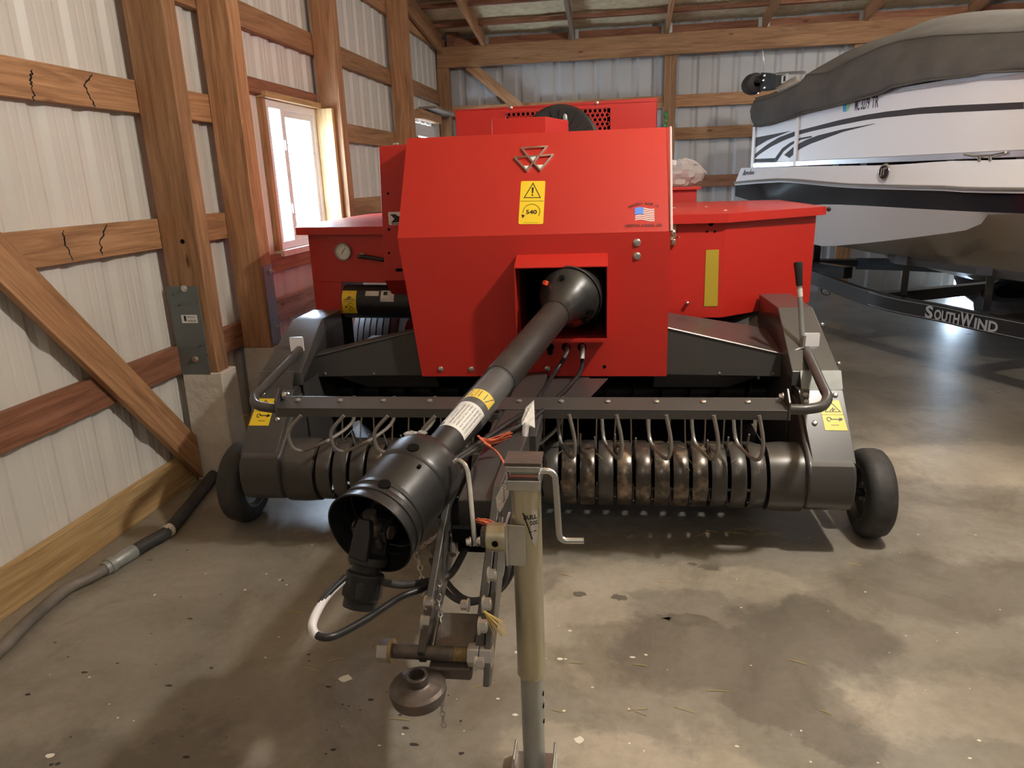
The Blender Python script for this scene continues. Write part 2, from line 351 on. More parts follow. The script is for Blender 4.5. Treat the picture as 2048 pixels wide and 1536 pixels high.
def board(name,a,b,wv,w_,t,m,label=None,cat=None,parent=None,group=None,bevel=.003):
    """a board from a to b; wv = direction of its w_ size; origin at a, local X along it"""
    a=V(a); b=V(b); X=(b-a); L=X.length; X.normalize(); W=V(wv); W=(W-X*W.dot(X)).normalized(); T=X.cross(W)
    mb=MB(); mb.bb((0,-w_/2,-t/2),(L,w_/2,t/2)); o=mb.build(name,m,parent,bevel=bevel)
    o.matrix_world=Matrix.Translation(a)@Matrix((X,W,T)).transposed().to_4x4()
    if label: tag(o,label,cat,group)
    return o

# ================================================================= ROOM
RS=.15
def roofz(y): return 3.03+RS*(9.0-y)
def wallz(y): return roofz(y)+.23
YB,YF,XL,XR=9.14,-5.0,-2.197,7.4
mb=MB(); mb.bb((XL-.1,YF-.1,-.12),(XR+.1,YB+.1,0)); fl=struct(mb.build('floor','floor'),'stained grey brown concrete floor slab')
mb=MB(); mb.bb((-30,-30,-.2),(40,50,-.13)); gm=mat('outside_gravel',(.55,.55,.53),.9); M['gravel']=gm; struct(mb.build('floor_outside','gravel'),'pale ground outside the building')
MIN=1
def corr(t0,t1):
    out=[];t=t0;P=.2286
    while t<t1:
        for dt,d in((0,0),(.030,.016),(.062,.016),(.092,0),(.128,0),(.134,.002*MIN),(.142,.002*MIN),(.148,0),(.175,0),(.181,.002*MIN),(.189,.002*MIN),(.195,0)):
            if t+dt<t1: out.append((t+dt,d))
        t+=P
    out.append((t1,0)); return out
def metalwall(name,f,t0,t1,ztop,holes,m,label):
    mb=MB(); pr=corr(t0,t1)
    for (a,da),(b,db) in zip(pr,pr[1:]):
        mid=(a+b)/2; spans=[(0.0,None)]
        for h0,h1,z0,z1 in holes:
            if h0<mid<h1: spans=[(0,z0),(z1,None)]
        for z0,z1 in spans:
            za=z1 if z1 is not None else ztop(a); zb=z1 if z1 is not None else ztop(b)
            if z0==0 and z1==0: continue
            mb.add([f(a,da,z0),f(b,db,z0),f(b,db,zb),f(a,da,za)],[(0,1,2,3)])
    # lap seams every four ribs
    return struct(mb.build(name,m,solid=.0012),label)
metalwall('wall_left',lambda t,d,z:V((XL-d,t,z)),YF,YB,wallz,[(4.39,5.15,1.05,1.965),(7.76,8.56,0,2.06)],'wallmetal','white ribbed steel siding of the left wall')
MIN=0
metalwall('wall_back',lambda t,d,z:V((t,YB+d,z)),XL,XR,lambda t:wallz(9.1),[(3.9,4.2,0,.66)],'wallmetal2','ribbed steel siding of the back wall')  # unseen low opening added to let daylight in under the boat
metalwall('wall_right',lambda t,d,z:V((XR+d,t,z)),YF,YB,wallz,[],'wallmetal2','ribbed steel siding of the right wall')
metalwall('wall_front',lambda t,d,z:V((t,YF-d,z)),XL,XR,lambda t:wallz(YF),[],'wallmetal2','ribbed steel siding of the wall behind the viewer')
# roof insulation
mb=MB(); n=30; rows=[]
for i in range(n+1):
    y=YF+(9.12-YF)*i/n; rows.append([V((XL+(XR-XL)*k/40,y,roofz(y)+.075+.02*noise.noise(V((k*.9,i*1.3,0))))) for k in range(41)])
mb.loft(rows); struct(mb.build('ceiling','insul'),'yellowish roof insulation between the rafters')
mb=MB(); mb.add([(XL-.3,YF-.3,roofz(YF-.3)+.24),(XR+.3,YF-.3,roofz(YF-.3)+.24),(XR+.3,YB+.3,roofz(YB+.3)+.24),(XL-.3,YB+.3,roofz(YB+.3)+.24)],[(0,1,2,3)])
struct(mb.build('ceiling_roof_deck','wallmetal2',solid=.01),'steel roof deck above the insulation')

def wpost(x0,x1,y0,y1,z0,z1,label,m='wood',name='wooden_post'):
    b=board(name,((x0+x1)/2,(y0+y1)/2,z0),((x0+x1)/2,(y0+y1)/2,z1),(1,0,0),x1-x0,y1-y0,m,label,'post',bevel=.004); return b
P1=wpost(-2.153,-1.965,3.148,3.25,.57,roofz(3.2),'thick wooden wall post above the diagonal brace foot, grey steel plate at its base')
P2=wpost(-2.153,-1.985,3.745,3.87,.555,roofz(3.8),'laminated wooden post just before the window, steel plate on its side')
P3=wpost(-2.153,-1.992,5.20,5.31,.5,roofz(5.2),'wooden post on the far side of the window')
P4=wpost(-2.153,-1.975,6.98,7.09,.5,roofz(7.0),'wooden post on the left wall between the window and the white door')
P5=wpost(-2.19,-2.05,8.95,9.06,0,2.73,'wooden corner post where the left and back walls meet')
P6=wpost(.462,.60,8.99,9.06,0,2.73,'wooden back wall post with green strapping on it')
P7=wpost(2.50,2.66,8.99,9.06,0,2.73,'wooden back wall post rising behind the boat cover')
def part_world(mb,name,m,parent,**k):
    """geometry given in world space, put under parent"""
    o=mb.build(name,m,None,**k); bpy.context.view_layer.update(); o.parent=parent; o.matrix_parent_inverse=parent.matrix_world.inverted(); return o
bpy.context.view_layer.update()
def pier(post,x0,x1,y0,y1,z1):
    mb=MB(); mb.hexa([(x0-.0,y0-.02,0),(x1+.015,y0-.02,0),(x1+.015,y1+.02,0),(x0,y1+.02,0),(x0,y0-.008,z1),(x1+.01,y0-.008,z1),(x1+.01,y1+.012,z1),(x0,y1+.012,z1)])
    part_world(mb,'concrete_pier','concrete',post,bevel=.006)
pier(P1,-2.153,-1.955,3.148,3.27,.57); pier(P2,-2.153,-1.975,3.745,3.90,.555); pier(P3,-2.153,-1.99,5.2,5.31,.5); pier(P4,-2.153,-1.975,6.98,7.09,.5)
mb=MB(); mb.bb((-2.158,3.139,.562),(-2.002,3.146,1.0)); sp=part_world(mb,'steel_plate','platepaint',P1,bevel=.001)
for px,py in((369,577),(391,718)): 
    mb=MB(); p=at(px,py,Y=3.139); mb.cyl(p,p+V((0,-.004,0)),.016,20); mb.tube([p+V((0,-.004,0)),p+V((0,-.010,0))],.011,6)
    part_world(mb,'plate_bolt','bolt',P1)
for px,py in((346,589),(358,610),(400,691),(414,709)): mb=MB(); p=at(px,py,Y=3.139); mb.tube([p,p+V((.006,-.008,0))],.003,6); part_world(mb,'plate_nail','ink',P1)
c=at(379,638,Y=3.1385); f=plane_f(c,(1,0,0),(0,0,1)); f0=lambda a,b,h:c+V((a,-h,b))
mb=MB(); mb.prism(rrect(.083,.04,.002),f0,0,.001); part_world(mb,'plate_sticker','white',P1,label='small white maker sticker')
mb=MB(); mb.prism([(-.028,-.01),(-.016,-.01),(-.016,.016),(-.028,.016)],f0,.0011,.0015); put_text(mb,'PERMA',f0,.012,.004,.014,.0013,.0004)
for i in range(3): mb.prism([(-.012,-.006-i*.004),(.034,-.006-i*.004),(.034,-.0045-i*.004),(-.012,-.0045-i*.004)],f0,.0011,.0013)
part_world(mb,'sticker_print','ink',P1)
mb=MB(); mb.bb((-1.985,3.76,.565),(-1.978,3.865,1.02)); part_world(mb,'steel_plate','purpleplate',P2,bevel=.001)
for z,y in((.98,3.83),(.66,3.83)): mb=MB(); mb.cyl((-1.978,y,z),(-1.955,y,z),.006,10); mb.cyl((-1.978,y,z),(-1.973,y,z),.014,14); part_world(mb,'plate_bolt','bolt',P2)
mb=MB(); pk=at(365,483,Y=3.1475); mb.cyl(pk+V((0,-.0006,0)),pk+V((0,.01,0)),.011,16); part_world(mb,'bolt_hole','void',P1)

GX0,GX1=-2.193,-2.155
def girtL(y0,y1,zt,label,m='wood',h=.138,group=None):
    return board('wooden_girt',((GX0+GX1)/2,y0,zt-h/2),((GX0+GX1)/2,y1,zt-h/2),(0,0,1),h,GX1-GX0,m,label,'girt',group=group)
girtL(YF,8.9,2.465,'upper wall girt running above the window header')
girtL(YF,4.15,1.92,'horizontal wall girt level with the window top, crack-marked near the first post','wood')
girtL(YF,4.15,1.317,'horizontal wall girt at eye height, its end crossed by the brace','wood')
girtL(YF,4.15,.705,'reddish lower wall girt crossed by the diagonal brace','wood_red')
girtL(5.2,8.9,1.905,'wall girt beyond the window, upper of the pair above the red machine')
girtL(5.2,7.7,1.33,'wall girt beyond the window, level with the window middle')
girtL(4.16,5.2,.75,'weathered grey wall girt low under the window','wood_grey')
girtL(YF,8.9,3.07,'topmost wall girt under the roof')
b=board('wooden_girt',((-2.13),7.75,2.13),((-2.13),8.62,2.13),(0,0,1),.09,.09,'wood','wooden header board over the white door','board')
b=board('wooden_shelf',((-2.06),7.9,2.20),((-2.06),8.95,2.20),(1,0,0),.20,.025,'wood_grey','thin board ledge sticking out above the white door','ledge')
# splash plank
board('splash_plank',(-2.174,YF,.083),(-2.174,3.12,.083),(0,0,1),.166,.038,'wood_pale','pale treated plank along the floor at the left wall','plank')
board('splash_plank',(-2.174,3.29,.083),(-2.174,3.72,.083),(0,0,1),.166,.038,'wood_pale','short treated plank between the two wall post piers','plank')
# diagonal brace
pa=V((-2.134,1.35,2.35)); 
a0=at(0,455,X=-2.117); b0=at(400,890,X=-2.117); a1=at(0,570,X=-2.117); b1=at(390,928,X=-2.117)
ca=(a0+a1)/2; cb=(b0+b1)/2; dr=(cb-ca).normalized(); st=ca-dr*1.7; cb=cb+dr*.02
sl=dr.z/dr.y; hw=.0725/cos(math.atan(sl)); yb=3.118
mb=MB(); L_=(yb-st.y)/dr.y; 
mb.prism([(0,-.0725),(L_+.0725*abs(sl),-.0725),(L_-.0725*abs(sl),.0725),(0,.0725)],lambda u,v,h:V((u,v,h)),-.017,.017)
br=mb.build('diagonal_brace','wood',bevel=.003); tag(br,'diagonal wooden brace running down the left wall to the first post foot','brace')
X_=V((0,dr.y,dr.z)).normalized(); W_=V((0,-X_.z,X_.y)); br.matrix_world=Matrix.Translation((-2.134,st.y,st.z))@Matrix((X_,W_,X_.cross(W_))).transposed().to_4x4()
# split marks on the two girts
def crackline(pts,name,parent,wd=.006):
    mb=MB(); f=lambda a,b,h:V((GX1+h,a,b)); q=[]
    for i,(y,z) in enumerate(pts): q.append((y,z))
    fine=[]
    for (a,b),(c_,d) in zip(q,q[1:]):
        for k in range(5):
            t=k/5; fine.append((a+(c_-a)*t+random.uniform(-.008,.008),b+(d-b)*t))
    fine.append(q[-1])
    for i in range(len(fine)-1):
        strip(mb,[fine[i],fine[i+1]],f,wd*random.uniform(.5,1.3),0,.0008)
    part_world(mb,name,'crack',parent)
girts=[o for o in col.objects if o.name.startswith('wooden_girt')]
for g,lst in((girts[1],[[(65,140),(62,158),(66,175),(68,200)],[(183,150),(170,172),(180,195),(190,212)]]),(girts[2],[[(125,462),(130,490),(145,520)],[(215,450),(200,485),(205,510)]]) ):
    for l in lst:
        pts=[at(x,y,X=GX1) for x,y in l]; crackline([(p.y,p.z) for p in pts],'bark_split',g)
# back wall girts and header
def girtB(x0,x1,zt,label,m='wood',h=.135,y=9.075):
    return board('wooden_girt',(x0,y,zt-h/2),(x1,y,zt-h/2),(0,0,1),h,.036,m,label,'girt')
girtB(XL+.05,XR,2.31,'upper back wall girt crossed by the short angled brace','wood')
girtB(XL+.05,3.2,1.95,'back wall girt left of the boat cover, second below the header','wood')
girtB(XL+.05,3.2,1.405,'dark back wall girt beside the clear plastic bag','wood_red')
girtB(XL+.05,3.2,.80,'low back wall girt hidden behind the machine','wood_red')
board('header_beam',(XL+.02,8.96,2.84),(XR,8.96,2.84),(0,0,1),.225,.06,'wood','long wooden header beam across the top of the back wall','beam')
board('angled_brace',(-1.82,9.035,2.76),(-1.17,9.035,2.21),(.7,0,.7),.12,.04,'wood','short angled brace below the header beam near the left corner','brace')
board('roof_plate',(XL+.02,9.06,3.0),(XR,9.06,3.0),(0,0,1),.09,.05,'wood_red','plank above the header beam closing the roof edge','plank')
# rafters, purlins
rl=['leftmost rafter against the roof insulation','thin rafter standing over the header middle','rafter directly above the back wall post','rafter left of the boat cover peak','rafter nearest the boat cover peak']
for i,x in enumerate((-1.62,-.57,.48,1.53,2.58)):
    board('roof_rafter',(x,9.0,roofz(9.0)-.03),(x,YF+.1,roofz(YF+.1)-.03),(0,0,1),.14,.04,'wood' if i!=1 else 'wood_grey',rl[i],'rafter')
    mb=MB(); mb.bb((x-.06,8.995,2.93),(x+.06,8.999,3.06)); tag(mb.build('gusset_plate','galv'),'small galvanised gusset plate at the base of the '+rl[i],'plate')
board('roof_rafter',(3.63,9.0,roofz(9.0)-.03),(3.63,YF+.1,roofz(YF+.1)-.03),(0,0,1),.14,.04,'wood','rafter hidden right of the boat cover peak','rafter')
rk=board('rake_board',(-2.12,8.9,2.98),(-2.12,7.13,3.215),(0,0,1),.2,.04,'wood','sloping rake board in the top left corner of the roof','board')
yy=8.62; k=0; pl=['lowest roof batten just above the header beam','second roof batten above the header beam','third roof batten above the header beam']
while yy>6.2:
    board('roof_batten',(XL+.02,yy,roofz(yy)+.03),(XR,yy,roofz(yy)+.03),(0,1,0),.075,.04,'wood_red',('%s roof batten above the header beam'%'lowest second third fourth fifth'.split()[k]),'batten'); yy-=.56; k+=1
mb=MB()
for x,y,z in((-1.98,8.96,3.0),): mb.bb((x-.07,y-.02,2.954),(x+.06,y+.02,3.09))
tag(mb.build('wood_block','wood_red'),'small wood block on the header beam in the left corner','block')
mb=MB(); mb.prism([(-1.98,2.952),(-1.72,2.952),(-1.9,3.07)],lambda u,v,h:V((u,h,v)),8.93,8.95); tag(mb.build('wood_offcut','wood_red'),'triangular wood offcut lying on the header beam','offcut')
# green strapping on back post
mb=MB(); 
for i in range(34):
    z=1.62+.5*random.random(); x=.472+random.random()*.03; mb.ball((x,8.982,z),.018,1,.4,1,n=8,jit=.3)
tag(mb.build('green_strapping','green'),'mottled green strapping hung on the back wall post','strap')

# window
wf=thing('window_1','vinyl sliding window in the left wall',''); del wf['category']; wf['kind']='structure'
y0,y1,z0,z1=4.39,5.15,1.05,1.965
mb=MB()
for a,b in(((-2.21,y0,z0),(-2.165,y1,z0+.05)),((-2.21,y0,z1-.05),(-2.165,y1,z1)),((-2.21,y0,z0+.05),(-2.165,y0+.05,z1-.05)),((-2.21,y1-.05,z0+.05),(-2.165,y1,z1-.05))): mb.bb(a,b)
mb.build('window_frame','vinyl',wf,bevel=.003)
mb=MB()
for a,b in(((-2.19,4.60,z0+.05),(-2.168,4.66,z1-.05)),((-2.19,4.66,z0+.05),(-2.172,y1-.05,z0+.09)),((-2.19,4.66,z1-.09),(-2.172,y1-.05,z1-.05)),((-2.19,y1-.09,z0+.09),(-2.172,y1-.05,z1-.09))): mb.bb(a,b)
sh=mb.build('window_sash','vinyl',wf,bevel=.002)
mb=MB()
for z in(1.30,1.70): mb.bb((-2.168,4.61,z-.03),(-2.158,4.63,z+.03)); mb.tube([(-2.16,4.62,z),(-2.15,4.66,z+.01)],.004,6)
mb.build('sash_lock','vinyl',sh)
mb=MB(); mb.bb((-2.203,y0+.05,z0+.05),(-2.199,4.63,z1-.05)); mb.build('window_pane','glass',wf)
mb=MB(); mb.bb((-2.187,4.63,z0+.09),(-2.183,y1-.09,z1-.09)); mb.build('window_pane','glass',wf)
struct(board('trim_1',(-2.12,y1+.02,z0-.0),(-2.12,y1+.02,z1),(1,0,0),.16,.038,'wood_pale'),'wooden jamb board at the far side of the window')
struct(board('trim_2',(-2.178,y0-.02,z0-.1),(-2.178,y0-.02,z1),(1,0,0),.044,.038,'wood'),'wooden jamb board at the near side of the window')
struct(board('trim_3',(-2.165,y0-.04,z1+.02),(-2.165,y1+.04,z1+.02),(1,0,0),.07,.038,'wood_pale'),'reveal board over the window')
struct(board('trim_4',(-2.165,y0-.04,z0-.02),(-2.165,y1+.04,z0-.02),(1,0,0),.07,.038,'paper'),'wooden window sill board')
board('window_header',(-2.174,4.0,2.025),(-2.174,5.195,2.025),(0,0,1),.085,.038,'wood_red','reddish board over the window opening','board')
board('sill_rail',(-2.174,4.16,.975),(-2.174,5.2,.975),(0,0,1),.11,.038,'wood_red','reddish rail board under the window sill','board')
# door
d1=thing('door_1','white door in the left wall near the back corner',''); del d1['category']; d1['kind']='structure'
mb=MB()
for a,b in(((-2.20,7.76,0.01),(-2.165,8.55,1.0)),((-2.20,7.76,1.92),(-2.165,8.55,2.05)),((-2.20,7.76,1.0),(-2.165,7.86,1.92)),((-2.20,8.45,1.0),(-2.165,8.55,1.92))): mb.bb(a,b)
dp=mb.build('door_panel','doorw',d1,bevel=.003)
mb=MB()
mb.bb((-2.165,7.86,.2),(-2.160,8.45,.85))
mb.build('panel_moulding','doorw',dp,bevel=.004)
mb=MB(); mb.bb((-2.186,7.86,1.0),(-2.182,8.45,1.92)); mb.build('added_door_glass','glass',dp)  # unseen glass added to the door to throw daylight on the hull
mb=MB(); mb.lathe([(0,.02),(.03,.012),(.04,.026),(.065,.026),(.07,.0)],(-2.165,7.85,1.0),(1,0,0),16); mb.build('door_knob','brass',dp)

# floor marks (flat marks in the slab surface)
def blob(cx,cy,r,ecc=1,seed=0,n=22,z=.0006):
    rr=random.Random(seed); return [V((cx+ecc*r*cos(2*pi*i/n)*(1+rr.uniform(-.3,.3)),cy+r*sin(2*pi*i/n)*(1+rr.uniform(-.3,.3)),z)) for i in range(n)]
mb=MB()
for i,(px,py,r,e) in enumerate(((1380,1240,.035,2.2),(1420,1135,.025,1.6),(1325,1235,.018,1.4),(1160,1188,.016,1.5),(1240,1195,.018,1.6),(905,1080,.02,2),(1385,1128,.012,1.5),(545,990,.012,1.5),(300,1120,.01,1.5))):
    p=at(px,py,Z=0); b=blob(p.x,p.y,r,e,i); mb.add(b,[tuple(range(len(b)))])
tag(mb.build('damp_spots','stain'),'dark damp spots on the concrete in front of the pickup','stain')['kind']='stuff'
mb=MB(); rr=random.Random(3)
spots=[(1158,1480,.011),(1292,1310,.004),(1265,1315,.005),(1140,1262,.005),(1120,1318,.006),(1035,1305,.008),(690,1357,.014),(310,1190,.006),(100,1512,.009),(105,1182,.004),(1240,996,.007),(1128,1422,.004),(1030,1430,.005),(560,1160,.004),(490,1180,.004),(1185,1375,.003)]
for i in range(60): spots.append((rr.uniform(60,2040),rr.uniform(1060,1530),rr.choice((.0015,.002,.003,.0035))))
for i,(px,py,r) in enumerate(spots):
    p=at(px,py,Z=0)
    if p.x<-2.1: continue
    b=blob(p.x,p.y,r,rr.uniform(.8,1.8),i+50,9,.0009); mb.add(b,[tuple(range(len(b)))])
tag(mb.build('paint_flecks','concfleck'),'tiny white flecks scattered over the concrete floor','flecks')['kind']='stuff'
mb=MB()
for i in range(70):
    p=at(rr.uniform(20,1100),rr.uniform(1040,1530),Z=0)
    if p.x<-2.1: continue
    r=rr.choice((.002,.003,.005)); b=blob(p.x,p.y,r,rr.uniform(.8,2.5),i+350,8,.0008); mb.add(b,[tuple(range(len(b)))])
tag(mb.build('dirt_specks','crack'),'small dark dirt specks scattered over the floor','dirt')['kind']='stuff'
mb=MB()
for i in range(46):
    if i<14: p=at(rr.uniform(1400,1560),rr.uniform(1056,1074),Z=0)
    else: p=at(rr.uniform(560,1750),rr.uniform(1040,1450),Z=0)
    a=rr.uniform(-.5,.5); L=rr.uniform(.02,.07); d=V((cos(a),sin(a),0))*L/2; mb.tube([p-d+V((0,0,.0015)),p+V((0,0,.004)),p+d+V((0,0,.0015))],.0009,4)
tag(mb.build('straw_bits','straw'),'thin straw stems scattered on the concrete floor','straw')['kind']='stuff'

# floor hose
hp=[at(px,py,Z=.028) for px,py in((-60,1345),(0,1300),(60,1240),(130,1180),(180,1155),(208,1139))]
hz=thing('floor_hose','long grey and black hose with metal coupling along the left wall plank','hose',hp[2]*1.0)
hz.location.z=0; bpy.context.view_layer.update()
def hpart(mb,n_,m_,**k): return part_world(mb,n_,m_,hz,**k)
mb=MB(); mb.tube(smoothpath(hp,8),.022,14); hpart(mb,'grey_hose','hosegrey')
h2=[at(px,py,Z=.03) for px,py in((268,1102),(300,1083),(335,1062),(380,1010),(405,978),(432,945),(470,925),(520,900))]
mb=MB(); mb.tube(smoothpath(h2,8),.027,14); hpart(mb,'black_hose','rubber')
a,b=hp[-1],h2[0]; mb=MB(); d=(b-a); L=d.length; mb.lathe([(0,.0),(0,.027),(L*.12,.027),(L*.14,.033),(L*.3,.033),(L*.32,.026),(L*.4,.028),(L*.95,.030),(L,.029),(L,0)],a,d,20); hpart(mb,'hose_coupling','galv')
pq=(h2[2]-h2[1]).normalized(); mb=MB(); mb.cyl(h2[2]-pq*.018,h2[2]+pq*.018,.0285,20); hpart(mb,'white_tape_band','paper')

# ================================================================= BALER
B=thing('hay_baler','large red and dark grey hay baler with drive shaft and drawbar pointing at the viewer','baler',BO,TH)
def bp(mb,name,m,parent=None,**k): return mb.build(name,m,parent or B,**k)
T_=.004
# --- front hood: lower face with an opening, sloped upper face, sides
ox0,ox1,oz0,oz1=-.078,.294,.78,1.13
xl0,xr0,zb=-.523,.549,.605; xl1,xr1,zm=-.589,.549,1.215; yt,zt=.25,1.628; xlt,xrt=-.582,.557
mb=MB()
def q4(a,b,c,d): mb.add([a,b,c,d],[(0,1,2,3)])
def xl(z): return xl0+(xl1-xl0)*(z-zb)/(zm-zb)
def F(x,z,y=0): return V((x,y,z))
q4(F(xl0,zb),F(ox0,zb),F(ox0,oz0),F(xl(oz0),oz0)); q4(F(ox0,zb),F(ox1,zb),F(ox1,oz0),F(ox0,oz0)); q4(F(ox1,zb),F(xr0,zb),F(xr0,oz0),F(ox1,oz0))
q4(F(xl(oz0),oz0),F(ox0,oz0),F(ox0,oz1),F(xl(oz1),oz1)); q4(F(ox1,oz0),F(xr0,oz0),F(xr0,oz1),F(ox1,oz1))
q4(F(xl(oz1),oz1),F(ox0,oz1),F(ox0,zm),F(xl1,zm)); q4(F(ox0,oz1),F(ox1,oz1),F(ox1,zm),F(ox0,zm)); q4(F(ox1,oz1),F(xr0,oz1),F(xr0,zm),F(ox1,zm))
bp(mb,'front_panel','red',solid=T_)
mb=MB(); mb.hexa([V((xl1,.0,zm)),V((xr1,.0,zm)),V((xr1,.004,zm)),V((xl1,.004,zm)),V((xlt,yt,zt)),V((xrt,yt,zt)),V((xrt,yt+.004,zt)),V((xlt,yt+.004,zt))])
mb.hexa([V((xlt,yt,zt-.004)),V((xrt,yt,zt-.004)),V((xrt,1.15,zt-.004)),V((xlt,1.15,zt-.004)),V((xlt,yt,zt)),V((xrt,yt,zt)),V((xrt,1.15,zt)),V((xlt,1.15,zt))])
mb.add([(xl1,0,zm),(xl1,.03,zm),(xlt,yt+.03,zt),(xlt,yt,zt)],[(0,1,2,3)])
bp(mb,'hood_cover','red')
mb=MB()
for x in(xr0-.002,): mb.xprism([(0,zb),(0,zm),(yt,zt),(1.15,zt),(1.15,.62),(.5,.62)],x-.004,x)
bp(mb,'side_panel','red')
mb=MB(); mb.hexa([V((xl0,0.002,zb)),V((xl0+.004,0.002,zb)),V((xl0+.004,1.15,.62)),V((xl0,1.15,.62)),V((xl1,0.002,zm)),V((xl1+.004,.002,zm)),V((xl1+.004,1.15,zm)),V((xl1,1.15,zm))]); mb.hexa([V((xl1,.002,zm)),V((xl1+.004,.002,zm)),V((xl1+.004,1.15,zm)),V((xl1,1.15,zm)),V((xlt,yt,zt)),V((xlt+.004,yt,zt)),V((xlt+.004,1.15,zt)),V((xlt,1.15,zt))])
bp(mb,'side_panel','red')
# rubber edging along hood right edge
mb=MB(); mb.tube([V((xr1+.004,-.002,zm)),V((xrt+.004,yt,zt))],.006,8); bp(mb,'edge_trim',['plastic'][0],label='pale edging strip on the hood edge')
M['trimpink']=mat('edge_trim_highlight',(.62,.42,.40),.5); B.children[-1]  # pinkish highlight painted into the trim colour
for o in list(B.children):
    if o.name.startswith('edge_trim'): o.data.materials.clear(); o.data.materials.append(M['trimpink'])
# dark inside of the machine: bulkhead behind the opening
mb=MB(); mb.bb((-.5,.42,.62),(.53,.44,1.58)); bp(mb,'inner_shade_panel','void')
# PTO opening collar
mb=MB(); d=.10
def pl(a,b,c_,e): mb.hexa([V(a),V(b),V(c_),V(e),V(a)+V((0,0,.004)),V(b)+V((0,0,.004)),V(c_)+V((0,0,.004)),V(e)+V((0,0,.004))])
mb.hexa([V((ox0-.004,-d,oz1-.042)),V((ox1+.004,-d,oz1-.042)),V((ox1+.002,-.0,oz1)),V((ox0-.002,0,oz1)),V((ox0-.004,-d,oz1-.038)),V((ox1+.004,-d,oz1-.038)),V((ox1+.002,0,oz1+.004)),V((ox0-.002,0,oz1+.004))])
for x in(ox0-.004,ox1): mb.xprism([(0,oz0),(0,oz1),(-d,oz1-.04),(-d,oz0+.0)],x,x+.004)
mb.bb((ox0,-d,oz0-.002),(ox1,0,oz0+.002)); mb.bb((ox0,-.10,oz0),(ox1,-.097,oz0+.015))
bp(mb,'shaft_collar','red')
mb=MB()
for x in(ox0,ox1-.004): mb.bb((x,.002,oz0),(x+.004,.30,oz1))
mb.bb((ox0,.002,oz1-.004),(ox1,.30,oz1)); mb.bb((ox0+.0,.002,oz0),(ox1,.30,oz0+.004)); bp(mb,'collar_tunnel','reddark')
# emblem: three interlocked triangle outlines with small white infills
eo=bl(1069,322,y=.17); S=(V((0,yt,zt-zm))).normalized(); f=plane_f((0,0,0),(1,0,0),S); 
def hp_(px,py):       # point on the hood slope -> (u,v)
    R=Matrix(((1,0,0),(0,S.y,S.z),(0,-S.z,S.y)))
    d_=BR.transposed()@ray(px,py); c_=BR.transposed()@(CAM-BO); n=V((0,-S.z,S.y)); P0=V((0,0,zm)); t=((P0-c_).dot(n))/d_.dot(n); p=c_+d_*t; return (p.x,(p-P0).dot(S))
hf=lambda u,v,h:V((u,0,zm))+S*v+V((0,-S.z,S.y))*(h+.0005)
mb=MB()
T1=[(1045,299),(1093,295),(1067,343)]; T2=[(1030,317),(1080,314),(1052,344)]; T3=[(1059,314),(1107,311),(1081,343)]
zz=lambda L,dx=0,dy=0:[hp_(a+dx,b+dy) for a,b in L]
strip(mb,zz([(1044,298),(1094,295),(1068,326),(1054,343),(1030,317),(1056,314.5)]),hf,.0075,0,.010)
strip(mb,zz([(1056,314.5),(1044,298)]),hf,.0075,0,.010); strip(mb,zz([(1056,314.5),(1068,328),(1081,342),(1106,311.5),(1078,314)]),hf,.0075,0,.010)
strip(mb,zz([(1056,314.5),(1080,313.5)]),hf,.006,0,.009)
bp(mb,'emblem','chrome',bevel=.0015)
mb=MB()
for L in([(1061,316),(1073,315),(1066,323)],[(1045,334),(1058,333),(1051,341)],[(1073,332),(1087,331),(1080,340)]): mb.prism(zz(L),hf,0,.007)
bp(mb,'emblem_infill','white')
# warning decal 540
cu,cv=hp_(1064,405); cu2=hp_(1091,361); w1=.104; h1=abs(hp_(1064,362)[1]-hp_(1064,448)[1]); tl=math.atan2(hp_(1067,362)[0]-hp_(1062,448)[0],h1)
df=lambda u,v,h:hf(cu+u*cos(tl)+v*sin(tl),cv-u*sin(tl)+v*cos(tl),h)
mb=MB(); mb.prism(rrect(w1,h1,.006),df,0,.0008); wd=bp(mb,'warning_decal','yellow')
mb=MB(); tt=h1/4
strip(mb,[(-.034,.022),(.034,.022),(0,.09)],lambda u,v,h:df(u,v-.004+.004,h),.0035,.0009,.0013,closed=True)
mb.prism([(-.004,.070),(-.0025,.042),(.0025,.042),(.004,.070)],df,.0009,.0013); mb.prism([(.004*cos(a),.034+.004*sin(a)) for a in [i*pi/5 for i in range(10)]],df,.0009,.0013)
strip(mb,[(-.049,.006),(.049,.006)],df,.0015,.0009,.0013)
arc=[(.034*cos(a)*1.05,-.045+.036*sin(a)) for a in [math.radians(-30+i*12) for i in range(19)]]
strip(mb,arc,df,.0022,.0009,.0013); mb.prism([(-.042,-.056),(-.026,-.060),(-.036,-.074)],df,.0009,.0013)
strip(mb,[(-.03,-.094),(.03,-.094)],df,.001,.0009,.0012)
put_text(mb,'540',df,0,-.054,.026,.0014,.03,width=.046); mb.build('decal_print','ink',wd)
